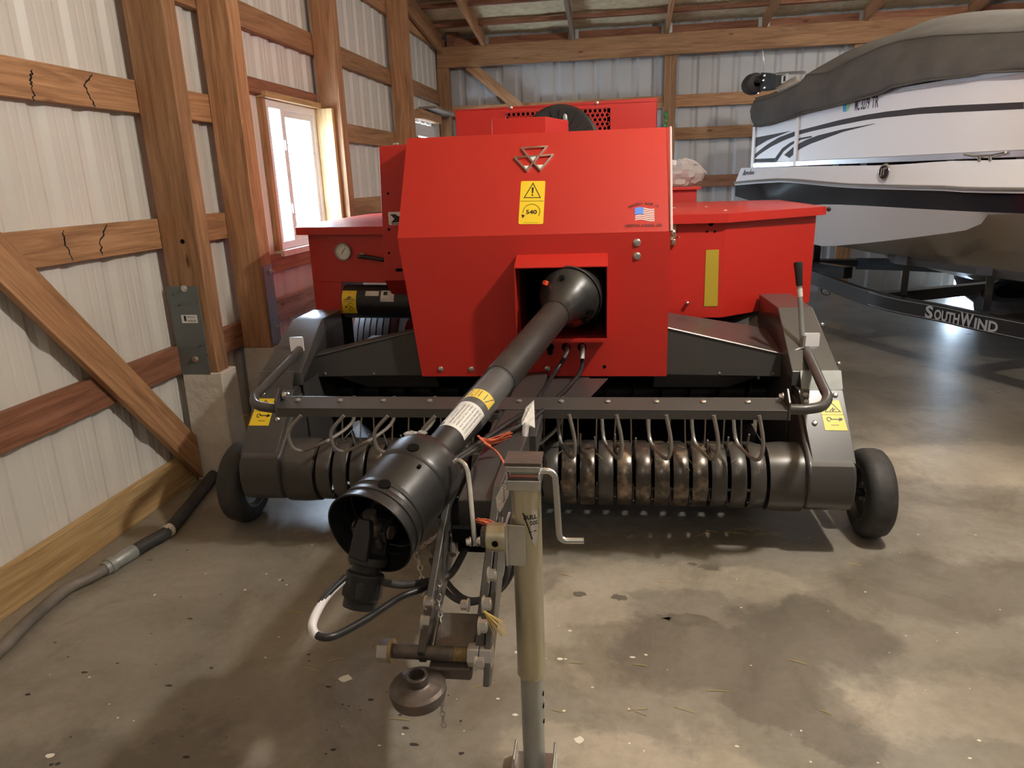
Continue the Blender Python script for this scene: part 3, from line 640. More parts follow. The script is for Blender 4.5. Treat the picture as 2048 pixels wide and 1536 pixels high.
# flag decal
fu,fv=hp_(1288,430)
ff=lambda u,v,h:hf(fu+u,fv+v+.004*0,h)
fd=[(-.040,.022),(.002,.030)]
def wave(u): return .010*sin((u+.045)*60)*1.0+.003
mb=MB()
nst=13; Hh=.055
for i in range(0,nst,2):
    t0=.028-Hh*i/nst; t1=.028-Hh*(i+1)/nst; xs=[-.036+.078*k/10 for k in range(11)]
    if i<7: xs=[-.002+.044*k/6 for k in range(7)]
    mb.prism([(x,t1+wave(x)*.6+x*.05) for x in xs]+[(x,t0+wave(x)*.6+x*.05) for x in reversed(xs)],ff,0,.0008)
fl_=bp(mb,'flag_decal','white')
mb=MB(); xs=[-.037+.035*k/6 for k in range(7)]
mb.prism([(x,-.002+wave(x)*.6+x*.05) for x in xs]+[(x,.029+wave(x)*.6+x*.05) for x in reversed(xs)],ff,0,.0008); mb.build('flag_canton','blue',fl_)
mb=MB(); s1='PROUDLY MADE IN'; n=len(s1); Rr=.115
for i,ch in enumerate(s1):
    a=(-.5+(i+.5)/n)*1.08
    if ch!=' ': put_text(mb,ch,ff,Rr*sin(a)*.98,-.068+Rr*cos(a),.0160,.001,.04,rot=-a,width=.0078 if ch!='I' else .003)
put_text(mb,'HESSTON, KANSAS, USA',ff,-.002,-.053,.017,.001,.04,width=.150); mb.build('decal_lettering','darkred',fl_)
# hood bolts, ports, holes
for px,py in((1274,485),(1274,512)):
    p=bl(px,py,y=0); mb=MB(); p.y=-T_/2; mb.lathe([(0,.0165),(.004,.015),(.008,.008),(.009,0)],p,(0,-1,0),20); mb.tube([p+V((0,-.006,0)),p+V((0,-.010,0))],.008,6); bp(mb,'hood_bolt','bolt')
for px,py in((882,738),(943,738),(1095,737)):
    p=bl(px,py,y=0); p.y=-T_/2; mb=MB(); mb.lathe([(0,.0125),(.004,.012),(.007,.006),(.0075,0)],p,(0,-1,0),18); bp(mb,'hood_bolt','bolt')
mb=MB(); p=bl(1209,733,y=0); mb.cyl((p.x,-.0035,p.z),(p.x,.003,p.z),.008,16)
bp(mb,'drain_hole','void')
for px,r in((1100,.018),(1132,.019),(1164,.019)):
    p=bl(px,694,y=0); mb=MB(); mb.cyl((p.x,-.0035,p.z),(p.x,.003,p.z),r,22)
    if px==1100: mb.prism([(-.012,0),(.012,0),(.012,-.028),(0,-.038),(-.012,-.028)],lambda u,v,h:V((p.x+u,h,p.z+v)),-.003,.003)
    bp(mb,'hose_port','void')
# --- top box, flywheel cover, rear panel with punched holes
mb=MB(); a=[(-.23,.45),(.02,.45),(.11,.75),(-.23,.75)]
mb.prism(a,lambda u,v,h:V((u,v,h)),1.63,1.708); mb.cur=0; bp(mb,'top_box','red',bevel=.003)
mb=MB(); c=V((.055,.93,1.60)); 
mb.lathe([(0,0),(0,.19),(.02,.205),(.07,.205),(.07,.0)],c,(0,1,0),40); fw=bp(mb,'fan_guard','black')
for k in range(0,360,15):
    a=math.radians(k); mb=MB(); mb.box(c+V((cos(a)*.12,-.004,sin(a)*.12)),(.11,.006,.003),Matrix.Rotation(-a,3,'Y'))
    if 0<=k<=180: mb.build('guard_rib','black',fw)
mb=MB(); mb.ball(c+V((.03,-.012,.13)),.018,.7,.3,1.4,12); mb.build('fan_highlight','galv',fw,label='small grey highlight shape on the fan guard')  # grey blob modelled as a glint on the fan guard
p1,p2=-.544,.572; hs=[]
mb=MB(); mb.cur=0
hx0,hx1,hz0,hz1=-.26,.32,1.60,1.795
y=1.2
zl,zr=1.815,1.838
mb.bb((p1,y,1.3),(p2,y+.004,hz0)); mb.bb((p1,y,hz0),(hx0,y+.004,1.82)); mb.bb((hx1,y,hz0),(p2,y+.004,1.82)); mb.bb((hx0,y,hz1),(hx1,y+.004,1.82))
# tapered top strip
mb.hexa([V((p1,y,1.82)),V((p2,y,1.82)),V((p2,y+.004,1.82)),V((p1,y+.004,1.82)),V((p1,y,1.822)),V((p2,y,1.836)),V((p2,y+.004,1.836)),V((p1,y+.004,1.822))])
mb.bb((p1,y,1.3),(p1+.004,1.7,1.82)); mb.bb((p2-.004,y,1.3),(p2,1.7,1.82)); mb.bb((p1,y+.0,1.815),(p2,1.7,1.819))
rp=bp(mb,'rear_panel','red')
# punched grille: strips of metal with hexagonal holes built as a ringed grid
mb=MB(); pitch=.0265; rows_=8; colsn=int((hx1-hx0)/pitch)
cell=pitch; 
for r in range(rows_):
    z_=hz1-cell*.87*(r+.5); offx=(r%2)*cell/2
    for c_ in range(colsn):
        x_=hx0+cell*(c_+.25)+offx
        if x_+cell>hx1: continue
        n=12; outer=[]; inner=[]; hw,hh=cell/2,cell*.87/2; xc=x_+hw
        for k in range(n):
            a=2*pi*k/n; inner.append(V((xc+.0088*cos(a),y+.001,z_+.0088*sin(a)))); q=max(abs(cos(a))/hw,abs(sin(a))/hh); outer.append(V((xc+cos(a)/q,y+.001,z_+sin(a)/q)))
        mb.add(outer+inner,[(k,(k+1)%n,n+(k+1)%n,n+k) for k in range(n)])
        mb.add([p for p in inner]+[p+V((0,.004,0)) for p in inner],[(k,n+k,n+(k+1)%n,(k+1)%n) for k in range(n)])
bp(mb,'punched_grille','red',rp)
mb=MB(); mb.bb((hx0,y+.03,hz0),(hx1,y+.034,hz1)); mb.build('grille_shade_backing','void',rp)
mb=MB(); mb.bb((hx0-.006,y-.004,hz0),(hx0,y,hz1)); mb.bb((hx1,y-.004,hz0),(hx1+.006,y,hz1+.004)); mb.bb((hx0-.006,y-.004,hz1),(hx1+.006,y,hz1+.004)); mb.build('grille_frame','red',rp)
for px,py in((1022,216),(1194,206),(1168,241)):
    p=bl(px,py,y=y-.001); mb=MB(); mb.ball(p,.011,1,.6,1,12); mb.build('cover_bolt','bolt',rp)
mb=MB(); mb.bb((p1+.02,1.3,.9),(p2-.02,2.6,1.5)); bp(mb,'bale_chamber','red')
mb=MB(); mb.bb((-.30,1.25,.62),(.30,2.5,.9)); bp(mb,'chamber_underside','grey')

# --- left side column and twine boxes
mb=MB(); 
mb.hexa([V((-.80,.45,.972)),V((-.585,.45,.972)),V((-.585,1.1,.972)),V((-.80,1.1,.972)),V((-.775,.45,1.610)),V((-.585,.45,1.614)),V((-.585,1.1,1.614)),V((-.775,1.1,1.610))]); 
lc=bp(mb,'side_column','red',bevel=.004)
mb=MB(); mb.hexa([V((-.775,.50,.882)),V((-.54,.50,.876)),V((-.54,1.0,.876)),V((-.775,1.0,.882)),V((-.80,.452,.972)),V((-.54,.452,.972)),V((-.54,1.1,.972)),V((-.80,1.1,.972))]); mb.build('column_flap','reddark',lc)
f1=lambda u,v,h:V((-.69+u,.4495-h,1.245+v))
mb=MB(); mb.prism(rrect(.17,.062,.006,cx=.0),lambda u,v,h:f1(u+.02,v+.03-.0,h),0,.0008); dc=mb.build('column_decal','white',lc,label='black and white pictogram decal')
mb=MB(); mb.prism([(-.055,.05),(-.03,.05),(-.015,.04),(.06,.04),(.06,.03),(.02,.025),(.06,.015),(-.01,.012),(-.055,.008),(-.035,.028)],f1,.0009,.0012)
for i in range(2): mb.prism([(-.05,.002-.0),(.06,.002),(.06,.006),(-.05,.006)],f1,.0009,.0012)
mb.build('decal_print','ink',dc)
for px,py in((776,387),(778,459),(778,506)):
    p=bl(px,py,y=.449); mb=MB(); mb.cyl(p+V((0,-.001,0)),p+V((0,.004,0)),.006,12); mb.build('panel_hole','void',lc)
p=bl(798,540,y=.449); mb=MB(); mb.prism(rrect(.036,.016,.008,4),lambda u,v,h:V((p.x+u,.449-h,p.z+v)),-.004,.001); mb.build('slot_hole','void',lc)
p=bl(793,295,y=.46); mb=MB(); mb.ball((p.x,.46,1.617),.011,1.4,.6,.7,10); mb.build('cover_bolt','bolt',lc)

def lidbox(name,x,yq,zt_,zb_,sgn):
    """twine box: x list of plan points front edge"""
# right twine box: inner flat face then outer face swept back
P_=[(.556,.42),(.835,.42),(1.335,.80),(1.335,1.75),(.556,1.75)]; zb2,zt2=.775,1.245
mb=MB(); mb.prism(P_,lambda u,v,h:V((u,v,h)),zb2,zt2); rb=bp(mb,'twine_box','red',bevel=.003)
P2_=[(.556,.385),(.84,.385),(1.375,.78),(1.375,1.80),(.556,1.80)]
mb=MB(); n=len(P2_)
mb.add([V((a,b,zt2-.028)) for a,b in P2_]+[V((a,b,zt2+.012)) for a,b in P2_]+[V((.556,.46,zt2+.020)),V((.80,.46,zt2+.020)),V((1.28,.85,zt2+.016)),V((1.28,1.7,zt2+.016)),V((.556,1.7,zt2+.020))],
 [(0,1,6,5),(1,2,7,6),(2,3,8,7),(3,4,9,8),(5,6,11,10),(6,7,12,11),(7,8,13,12),(8,9,14,13),(10,11,12,13,14)])
mb.build('box_lid','red',rb)
mb=MB(); mb.ball((1.385,.775,zt2-.002),.011,n=10); mb.build('lid_bumper','black',rb)
for px,py in((1412,414),(1450,421),(1348,416)):
    p=bl(px,py,z=zt2+.02); mb=MB(); mb.ball(p,.008,1.3,1,.5,8); mb.build('lid_bolt','bolt',rb)
fy=.4185
c=bl(1423,556,y=fy); a_=bl(1410,500,y=fy); b_=bl(1436,613,y=fy); mb=MB(); mb.prism([(bl(*q,y=fy).x,bl(*q,y=fy).z) for q in((1408,613),(1435,612),(1438,499),(1412,500))],lambda u,v,h:V((u,fy-h,v)),0,.001); mb.build('reflector_strip','reflect',rb)
for px,py,r in((1422,447,.012),(1414,463,.005),(1430,463,.005)):
    p=bl(px,py,y=fy); mb=MB(); mb.lathe([(0,0),(0,r),(.0015,r)],p,(0,-1,0),16); mb.build('box_hole','void',rb)
p=bl(1374,606,y=fy); mb=MB(); mb.tube([p,p+V((0,-.018,.002))],.0085,10); mb.ball(p+V((0,-.018,.002)),.0095,n=10); mb.build('box_knob','bolt',rb)
mb=MB(); p=bl(1347,458,y=.40); q=bl(1347,490,y=.40)
mb.bb((p.x-.014,.40,q.z),(p.x+.012,.415,p.z+.065)); lt=mb.build('latch_plate','brass',rb,bevel=.002)
for pz in(465,481): 
    pp=bl(1346,pz,y=.40); mb=MB(); mb.lathe([(0,.012),(.004,.012),(.009,.005),(.009,0)],pp,(0,-1,0),16); mb.build('latch_rivet','bolt',lt)
pp=bl(1346,478,y=.39); mb=MB(); mb.tube([pp,bl(1359,474,y=.36)],.003,6); mb.build('latch_pin','bolt',lt)
# left twine box (mirror)
Q=[(-.83,.42),(-1.235,.60),(-1.30,.75),(-1.30,1.75),(-.80,1.75),(-.80,.42)]
Q=[(-.775,.50),(-1.235,.60),(-1.30,.80),(-1.30,1.75),(-.775,1.75)]
mb=MB(); 
top=[V((a,b,1.205)) for a,b in Q]
bot=[V((a,b,.955)) for a,b in Q]; Q2=[(-1.065,.5585),(-1.235,.60),(-1.285,.75),(-1.285,.90),(-1.065,.90)]
mb.prism(Q2,lambda u,v,h:V((u,v,h)),.79,.955)
n=5; mb.add(bot+top,[(4,3,2,1,0)][::-1]+[tuple(range(5,10))]+[(i,(i+1)%n,n+(i+1)%n,n+i) for i in range(n)])
lb=bp(mb,'twine_box','red',bevel=.003)
mb=MB(); LQ=[(-.775,.46),(-1.285,.57),(-1.35,.8),(-1.35,1.8),(-.775,1.8)]
mb.add([V((a,b,1.200)) for a,b in LQ]+[V((a,b,1.238)) for a,b in LQ]+[V((-.775,.55,1.262)),V((-1.20,.66,1.25)),V((-1.24,.85,1.25)),V((-1.24,1.7,1.25)),V((-.775,1.7,1.262))],
 [(1,0,5,6),(2,1,6,7),(3,2,7,8),(6,5,10,11),(7,6,11,12),(8,7,12,13),(9,8,13,14),(14,13,12,11,10)])
mb.build('box_lid','red',lb)
# pressure gauge on the left box
gp=bl(688,503,y=.555); gn=V((-.1,-1,0)).normalized(); mb=MB(); mb.lathe([(-.03,.02),(-.01,.034),(0,.044),(.016,.044),(.018,.042),(.018,.038),(.012,.038)],gp,gn,32); gg=bp(mb,'pressure_gauge','galv')
mb=MB(); mb.lathe([(.0125,0),(.0125,.038)],gp,gn,32); gd=mb.build('gauge_face','dial',gg)
gf=plane_f(gp+gn*.0135,(1,-.1,0),(0,0,1)); mb=MB()
for k in range(11):
    a=math.radians(225-27*k); strip(mb,[(.028*cos(a),.028*sin(a)),(.034*cos(a),.034*sin(a))],gf,.0015,0,.0006)
strip(mb,[(-.010,-.012),(.012,.016)],gf,.002,0,.001); mb.build('gauge_needle','ink',gd)
mb=MB(); mb.tube([bl(718,512,y=.53),bl(740,515,y=.51),bl(768,520,y=.5)],[.013,.010,.010],10); bp(mb,'gauge_line','black')
mb=MB(); p=bl(726,512,y=.53); mb.cyl(p-V((.016,0,0)),p+V((.010,0,0)),.016,6); bp(mb,'gauge_fitting','brass')
# black cylinder below the left box
c0=V((-1.050,.56,.856)); c1=V((-.56,.56,.846)); mb=MB(); mb.lathe([(0,0),(0,.078),(.006,.086),((c1-c0).length,.086)],c0,c1-c0,36); cyl_=bp(mb,'steel_canister','black')
ax=(c1-c0).normalized(); u0,v0,_=basis(ax)
def cylf(o,ax,r,phase=0,up=V((0,0,1))):
    up=(up-ax*up.dot(ax)).normalized(); sd=ax.cross(up)        # sd
    return lambda u,v,h:(o+ax*u+((-sd)*0)+(up*sin(v/r+phase)+(-sd if (-sd).y<0 else sd)*cos(v/r+phase))*(r+h))
cf=cylf(c0,ax,.086,.25)
def curved(mb,poly_w,poly_h,cu,cv,f,h0=.0006,n=10,m=1):
    vs=[];fs=[]
    for i in range(n+1):
        for j in range(2): vs.append(f(cu+(-.5+j)*poly_w,cv+(-.5+i/n)*poly_h,h0))
    for i in range(n): fs.append((2*i,2*i+1,2*i+3,2*i+2))
    mb.add(vs,fs)
mb=MB(); curved(mb,.075,.125,.045,-.012,cf); sd_=mb.build('canister_decal','yellow',cyl_)
mb=MB(); g=lambda u,v,h:cf(.045+u,-.012+v,h)
strip(mb,[(-.026,.014),(.026,.014),(0,.052)],g,.003,.0009,.0012,closed=True); strip(mb,[(-.01,.018),(.002,.03),(.0,.018),(.012,.026)],g,.004,.0009,.0012); strip(mb,[(-.034,.006),(.034,.006)],g,.0015,.0009,.0012)
for cx_,cy_ in((.008,-.012),(.010,-.036)): strip(mb,[(cx_+.010*cos(a),cy_+.010*sin(a)) for a in [i*pi/5 for i in range(9)]],g,.0025,.0009,.0012)
mb.prism([(-.024,-.022),(-.014,-.019),(-.008,-.024),(-.014,-.029)],g,.0009,.0012); mb.build('decal_print','ink',sd_)
mb=MB(); curved(mb,.07,.028,.165,.035,cf); mb.build('canister_tag','paper',cyl_)
mb=MB(); curved(mb,.07,.06,.245,.022,cf); ct=mb.build('canister_tag','paper',cyl_)
mb=MB(); curved(mb,.02,.02,.235,.035,cf,.001); mb.build('tag_print','ink',ct)
# red box behind on the right, visible above the twine box
mb=MB(); mb.bb((.60,1.85,.9),(.88,2.2,1.335)); fb=bp(mb,'rear_box','red',bevel=.003)
mb=MB(); mb.bb((.58,1.82,1.335),(.905,2.22,1.352)); mb.build('box_lid','red',fb,bevel=.002)

# --- feeder housing between the hood and the end shields
for s in(-1,1):
    xi,xo=(.553,1.05) if s>0 else (-.53,-1.045)
    zi=.806 if s>0 else .806; zo=.685
    mb=MB()
    mb.add([V((xi,.05,zi)),V((xo,.05,zo)),V((xo,.05,.59)),V((xi,.05,.60)),V((xi,.36 if s>0 else .14,zi+(.01 if s>0 else .0))),V((xo,.36 if s>0 else .14,zo+(.045 if s>0 else .005)))],[(0,1,2,3) if s<0 else (3,2,1,0),(0,4,5,1) if s<0 else (1,5,4,0)])
    fh=bp(mb,'feeder_housing','grey',solid=.005)
    mb=MB(); mb.add([V((xi-.05*s,.06,.598)),V((xo-.08*s,.06,.598)),V((xo-.22*s,.13,.52)),V((xi-.05*s,.13,.52))],[(0,1,2,3)]); mb.build('housing_lip','grey',fh,solid=.005)
    mb=MB(); mb.tube([V((xi,.046,zi)),V((xo,.046,zo))],.004,6); mb.build('housing_edge','bolt' if s>0 else 'grey',fh)  # bright steel on the right edge paints in its ridge highlight
    for t in(.45,.9):
        p=V((xi+(xo-xi)*t,.045,.605)); mb=MB(); mb.ball(p,.006,1,.5,1,8); mb.build('housing_bolt','wire',fh)
mb=MB(); mb.bb((-1.04,.05,.595),(1.04,.9,.60)); bp(mb,'feeder_roof','grey')
mb=MB(); mb.bb((-1.04,.55,.20),(1.04,.56,.60)); bp(mb,'feeder_shade_panel','void')
mb=MB(); mb.cyl((-1.03,.34,.44),(1.03,.34,.44),.055,20); au=bp(mb,'feed_auger','black')  # black on auger and flights stands in for shade in the feeder gap
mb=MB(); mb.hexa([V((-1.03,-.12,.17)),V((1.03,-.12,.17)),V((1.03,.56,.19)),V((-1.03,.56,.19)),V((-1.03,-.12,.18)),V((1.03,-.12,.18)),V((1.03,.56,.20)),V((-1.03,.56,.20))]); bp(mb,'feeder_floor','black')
for s in(-1,1):
    rows=[]; r1=[];r2=[]
    for i in range(73):
        a=i/12*2*pi; x=s*(1.0-.78*i/72); r1.append(V((x,.34+.055*cos(a*s),.44+.055*sin(a*s)))); r2.append(V((x,.34+.165*cos(a*s),.44+.165*sin(a*s))))
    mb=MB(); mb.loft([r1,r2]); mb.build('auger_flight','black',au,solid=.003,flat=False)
mb=MB(); mb.bb((-.16,-.02,.50),(.22,.05,.60)); bp(mb,'pivot_bracket','grey',bevel=.004)
mb=MB(); mb.hexa([V((.02,-.50,.585)),V((.16,-.50,.585)),V((.16,-.49,.585)),V((.02,-.49,.585)),V((.02,-.03,.60)),V((.30,-.03,.60)),V((.30,-.02,.60)),V((.02,-.02,.60))]); 
bp(mb,'center_gusset','grey')

# --- end shields
def shield(s):
    xo=1.215*s; xi=1.0*s; a,b=(min(xo,xi),max(xo,xi))
    # upper cover, sloping forward and down
    pr=[(.42,.86),(.16,.86),(-.05,.73),(-.22,.60),(-.22,.56),(.42,.56)]
    zt_=.865 if s>0 else .838
    pr=[(.55 if s>0 else .42,zt_),(.17,zt_),(-.135,.66),(-.135,.60),(.55 if s>0 else .42,.60)]
    mb=MB(); 
    xo2=1.214*s; ti=1.03*s; to=1.175*s
    n=len(pr); A=[V((ti,y,z)) for y,z in pr]; Bv=[V(((to if z>.8 else xo2),y,z)) for y,z in pr]
    mb.add(A+Bv,[tuple(range(n)),tuple(range(2*n-1,n-1,-1))]+[(i,i+n,(i+1)%n+n,(i+1)%n) for i in range(n)])
    sh=bp(mb,'end_shield','grey',bevel=.004)
    # light plate section
    mb=MB(); mb.hexa([V((1.06*s,-.175,.60)),V((1.217*s,-.175,.60)),V((1.217*s,-.17,.60)),V((1.06*s,-.17,.60)),V((1.06*s,-.138,.665)),V((1.216*s,-.138,.665)),V((1.216*s,-.13,.665)),V((1.06*s,-.13,.665))]); mb.build('cover_band','band' if s<0 else 'galv',sh)
    # access door plate
    D=[(-.19,.60),(-.40,.375)]
    X0,X1=(1.045*s,1.212*s); X2,X3=(1.062*s,1.216*s)
    mb=MB(); mb.hexa([V((X2,D[1][0],D[1][1])),V((X3,D[1][0],D[1][1])),V((X3,D[1][0]+.2,D[1][1])),V((X2,D[1][0]+.2,D[1][1])),V((X0,D[0][0],D[0][1])),V((X1,D[0][0],D[0][1])),V((X1,D[0][0]+.1,D[0][1])),V((X0,D[0][0]+.1,D[0][1]))])
    ad=mb.build('access_plate','grey',sh,bevel=.002)
    nrm=V((0,-(D[0][1]-D[1][1]),(D[0][0]-D[1][0]))).normalized(); up=V((0,D[0][0]-D[1][0],D[0][1]-D[1][1])).normalized()
    L_=math.hypot(D[0][0]-D[1][0],D[0][1]-D[1][1])
    o=V((0,D[1][0],D[1][1]))+nrm*.001
    pf=lambda u,v,h:V((s*(1.06+u),0,0))+o+up*v+nrm*h
    w0=.05+.075*0
    mb=MB(); P4=[(.062,.135),(.145,.135),(.130,.262),(.055,.262)]
    if s<0: P4=[(.062,.135),(.15,.135),(.135,.262),(.055,.262)]
    mb.prism(P4,pf,0,.0008); 
    yd=mb.build('shield_decal','yellow',ad)
    mb=MB(); g=lambda u,v,h:pf(.099+(u if s>0 else -u),.195+v,h)
    strip(mb,[(-.026,.018),(.030,.018),(.0,.058)],g,.003,.001,.0014,closed=True); strip(mb,[(-.008,.022),(.004,.034),(.002,.022),(.012,.030)],g,.0035,.001,.0014)
    strip(mb,[(-.04,.006),(.042,.006)],g,.0012,.001,.0014)
    strip(mb,[(-.016+.008*cos(a),-.014+.008*sin(a)) for a in [i*pi/5 for i in range(9)]],g,.003,.001,.0014); strip(mb,[(-.01,-.014),(.022,-.014)],g,.004,.001,.0014); mb.prism([(.018,-.022),(.032,-.018),(.034,-.010),(.022,-.007)],g,.001,.0014)
    strip(mb,[(-.012,-.038),(.016,-.038)],g,.002,.001,.0014); mb.build('decal_print','ink',yd)
    for u,v in((.008,.285),(.008,.255),(.12,.285),(.028,.165)):
        mb=MB(); q=pf(u,v,0); mb.lathe([(0,.010),(.004,.010),(.008,.005),(.008,0)],q,nrm,14); mb.build('plate_bolt','bolt',ad)
    # curved end drum cover: a smooth shell from the front to under
    mb=MB(); cyc,czc,r=-.22,.30,.205
    A0=[];
    for i in range(17):
        a=math.radians(25+ (220-25)*i/16); A0.append((cyc-r*sin(a-0)*1.0 if False else cyc+r*cos(a),czc+r*sin(a)*.78))
    prf=[(cyc+.205*cos(math.radians(t)),czc-.01+.165*sin(math.radians(t))) for t in range(60,261,10)]
    prf=[(-.16,.56)]+[(-.39,.385),(-.418,.37),(-.436,.335),(-.440,.28),(-.434,.23),(-.415,.195),(-.38,.175),(-.10,.165)]+[(0.05,.2),(.1,.56)]
    mb.xprism(prf,min(1.04*s,1.214*s),max(1.04*s,1.214*s)); mb.build('drum_end_cover','grey',sh,bevel=.012)
    # inner drum end
    ci,cz_=-.285,.272
    mb=MB(); mb.lathe([(0,0),(0,.132),(.06,.137),(.13,.136)],V((.91*s,ci,cz_)),(s,0,0),40); mb.build('drum_end_ring','band',sh)
    # inner side plate closing the feeder
    mb=MB(); mb.xprism([(-.12,.62),(-.1,.2),(.42,.2),(.42,.78),(.20,.78)],min(1.03*s,1.036*s),max(1.03*s,1.036*s)); mb.build('side_plate','grey',sh)
    for px,py,yy in(((1656,644,.12),(1672,729,-.08)) if s>0 else ()):
        mb=MB(); p=V((1.205 if yy>0 else 1.222,yy,.80 if yy>0 else .68)); mb.ball(p,.008,1.2,1,1,10); mb.build('shield_bolt','bolt',sh)
    # upper bracket plate holding the arm and the reflector
    mb=MB(); mb.xprism([(-.03,.60),(.02,.74),(.30,.80),(.30,.60)],min(1.052*s,1.058*s),max(1.052*s,1.058*s)); mb.bb((min(1.055*s,1.13*s),.0,.60),(max(1.055*s,1.13*s),.006,.74)); mb.build('arm_bracket','grey',sh)
    for u,v in((1.066,.66),(1.12,.685)):
        mb=MB(); mb.bolt(V((u*s,.0,v)),(0,-1,0),.010,.007); mb.build('bracket_bolt','bolt',sh)
    cx_=1.128 if s>0 else -1.086; mb=MB(); mb.prism(rrect(.062,.07,.004),lambda u,v,h:V((cx_+u,-.012-h,.757+v)),0,.008); rf=mb.build('shield_reflector','refl_white',sh)
shield(1); shield(-1)
# reflector stem + lever (right)
mb=MB(); l0=V((1.095,-.02,.735)); l1=V((1.068,.0,.985)); mb.tube([l0,l1],.0105,10); lv=bp(mb,'control_lever','galv')
mb=MB(); mb.lathe([(0,.013),(.03,.014),(.085,.0175),(.095,.016),(.097,0)],l1,(l1-l0),16); mb.build('lever_grip','black',lv)
mb=MB(); mb.tube([l0+V((0,-.012,.05)),l0+V((0,-.012,.0)),l0+V((-.03,-.012,-.01)),l0+V((-.035,-.02,-.03))],.007,8); mb.build('lever_pin','bolt',lv)
mb=MB(); c_=(l1-l0).normalized(); mb.cyl(l1-c_*.045,l1-c_*.012,.0115,12); mb.build('lever_tape','paper',lv)

# --- windguard: channel, bent side arms, looped wires
yb=-.55; mb=MB()
mb.bb((-.955,yb,.598),(.918,yb+.005,.632)); mb.add([V((-.955,yb,.632)),V((.918,yb,.632)),V((.918,yb+.075,.655)),V((-.955,yb+.075,.655))],[(0,1,2,3)])
mb2=MB(); mb2.hexa([V((-.955,yb,.627)),V((.918,yb,.627)),V((.918,yb+.08,.650)),V((-.955,yb+.08,.650)),V((-.955,yb,.632)),V((.918,yb,.632)),V((.918,yb+.08,.655)),V((-.955,yb+.08,.655))]); mb2.bb((-.955,yb,.597),(.918,yb+.005,.632)); mb2.bb((-.955,yb+.075,.62),(.918,yb+.08,.655))
wg=bp(mb2,'windguard_bar','grey',bevel=.0015)
for s in(-1,1):
    xe=.918 if s>0 else -.955; xo=1.075 if s>0 else -1.085
    pth=[V((xe+.0*s,yb+.03,.628)),V((xo-.10*s,yb+.02,.630)),V((xo-.035*s,yb+.04,.636)),V((xo,yb+.10,.650)),V((xo+.005*s,yb+.16,.662)),V((xo+.035*s,-.02,.72))] if s>0 else [V((xe,yb+.03,.622)),V((xo+.10,yb+.02,.625)),V((xo+.03,yb+.04,.632)),V((xo-.005,yb+.10,.646)),V((xo-.0,yb+.16,.66)),V((-1.075,-.02,.735))]
    mb=MB(); pp=[pth[0]]+smoothpath(pth[1:5],6)+[pth[5]]; mb.tube(pp,.0185,16); mb.build('side_arm','grey',wg)
    mb=MB(); a,b=min(xe,xe+.008*s),max(xe,xe+.008*s); mb.prism([(yb-.004,.596),(yb+.08,.596),(yb+.085,.675),(yb+.045,.70),(yb+.0,.66)],lambda u,v,h:V((h,u,v)),a,b); mb.build('bar_end_plate','grey',wg,bevel=.002)
    mb=MB(); p=V((xe-.01*s,yb+.05,.668)); mb.bolt(p,(-s,0,0),.011,.012); mb.build('end_bolt','bolt',wg)
gx=[-.86,-.69,-.52,-.34,-.17,0,.155,.325,.50,.665,.82]
bx=[570,606,670,740]
nb=0
for i,x in enumerate(gx):
    mb=MB(); mb.lathe([(0,.011),(.004,.010),(.007,.004),(.007,0)],V((x-.03,yb+.05,.647)),(0,-.2,1),12); mb.build('bar_bolt','bolt' if x>.2 else 'wire',wg)
    y_=yb-.002; sk=-.045 if x<.1 else (.0 if x<.2 else .035*(x/.8)); lean=.11 if x<.1 else (-.05 if x<.45 else -.055)
    if x<.1: pts=[V((x+.0,y_,.605)),V((x-.055,y_-.0,.545)),V((x-.060,y_+.005,.49)),V((x-.045,y_+.02,.455)),V((x-.01,y_+.06,.445)),V((x+.06,y_+.17,.46)),V((x+.11,y_+.25,.50)),V((x+.12,y_+.26,.60))]
    else: pts=[V((x,y_,.615)),V((x+.018,y_,.53)),V((x+.02,y_+.005,.47)),V((x+.008,y_+.03,.435)),V((x-.02,y_+.09,.44)),V((x-.045,y_+.16,.47)),V((x-.055,y_+.20,.60))]
    mb=MB(); mb.tube(smoothpath(pts,4),.0072,8); mb.build('windguard_wire','wire',wg)
# --- stripper bands and pickup tines
cyd,czd=-.285,.272; R_=.127
nbands=25; x0_,x1_=-.905,.905; pitch=(x1_-x0_)/nbands
for i in range(nbands):
    xc=x0_+pitch*(i+.5); hw=pitch*.40
    prof=[]
    for k in range(27):
        a=math.radians(62+ (272-62)*k/26); prof.append((cyd+R_*cos(a),czd+R_*sin(a)))
    prof=[(cyd+.20,czd+R_*.55)]+prof+[(cyd+.12,czd-R_*.98)]
    lines=[]
    for (dx,dn) in((-hw,-.014),(-hw,-.003),(-hw*.85,0),(hw*.85,0),(hw,-.003),(hw,-.014)):
        ln=[]
        for (y_,z_) in prof:
            d_=V((0,y_-cyd,z_-czd)); 
            if d_.length>R_*1.3: d_=V((0,0,1))
            n_=d_.normalized(); ln.append(V((xc+dx,y_,z_))+n_*dn)
        lines.append(ln)
    mb=MB(); mb.loft(lines,flip=True)
    worn=(i in(14,15,17,18,19,20,21,3)) 
    bp(mb,'stripper_band','worn' if worn else 'band',sharp=50)
mb=MB(); mb.cyl((-1.0,cyd+.03,czd),(1.0,cyd+.03,czd),.065,24); rl_=bp(mb,'pickup_reel','void')
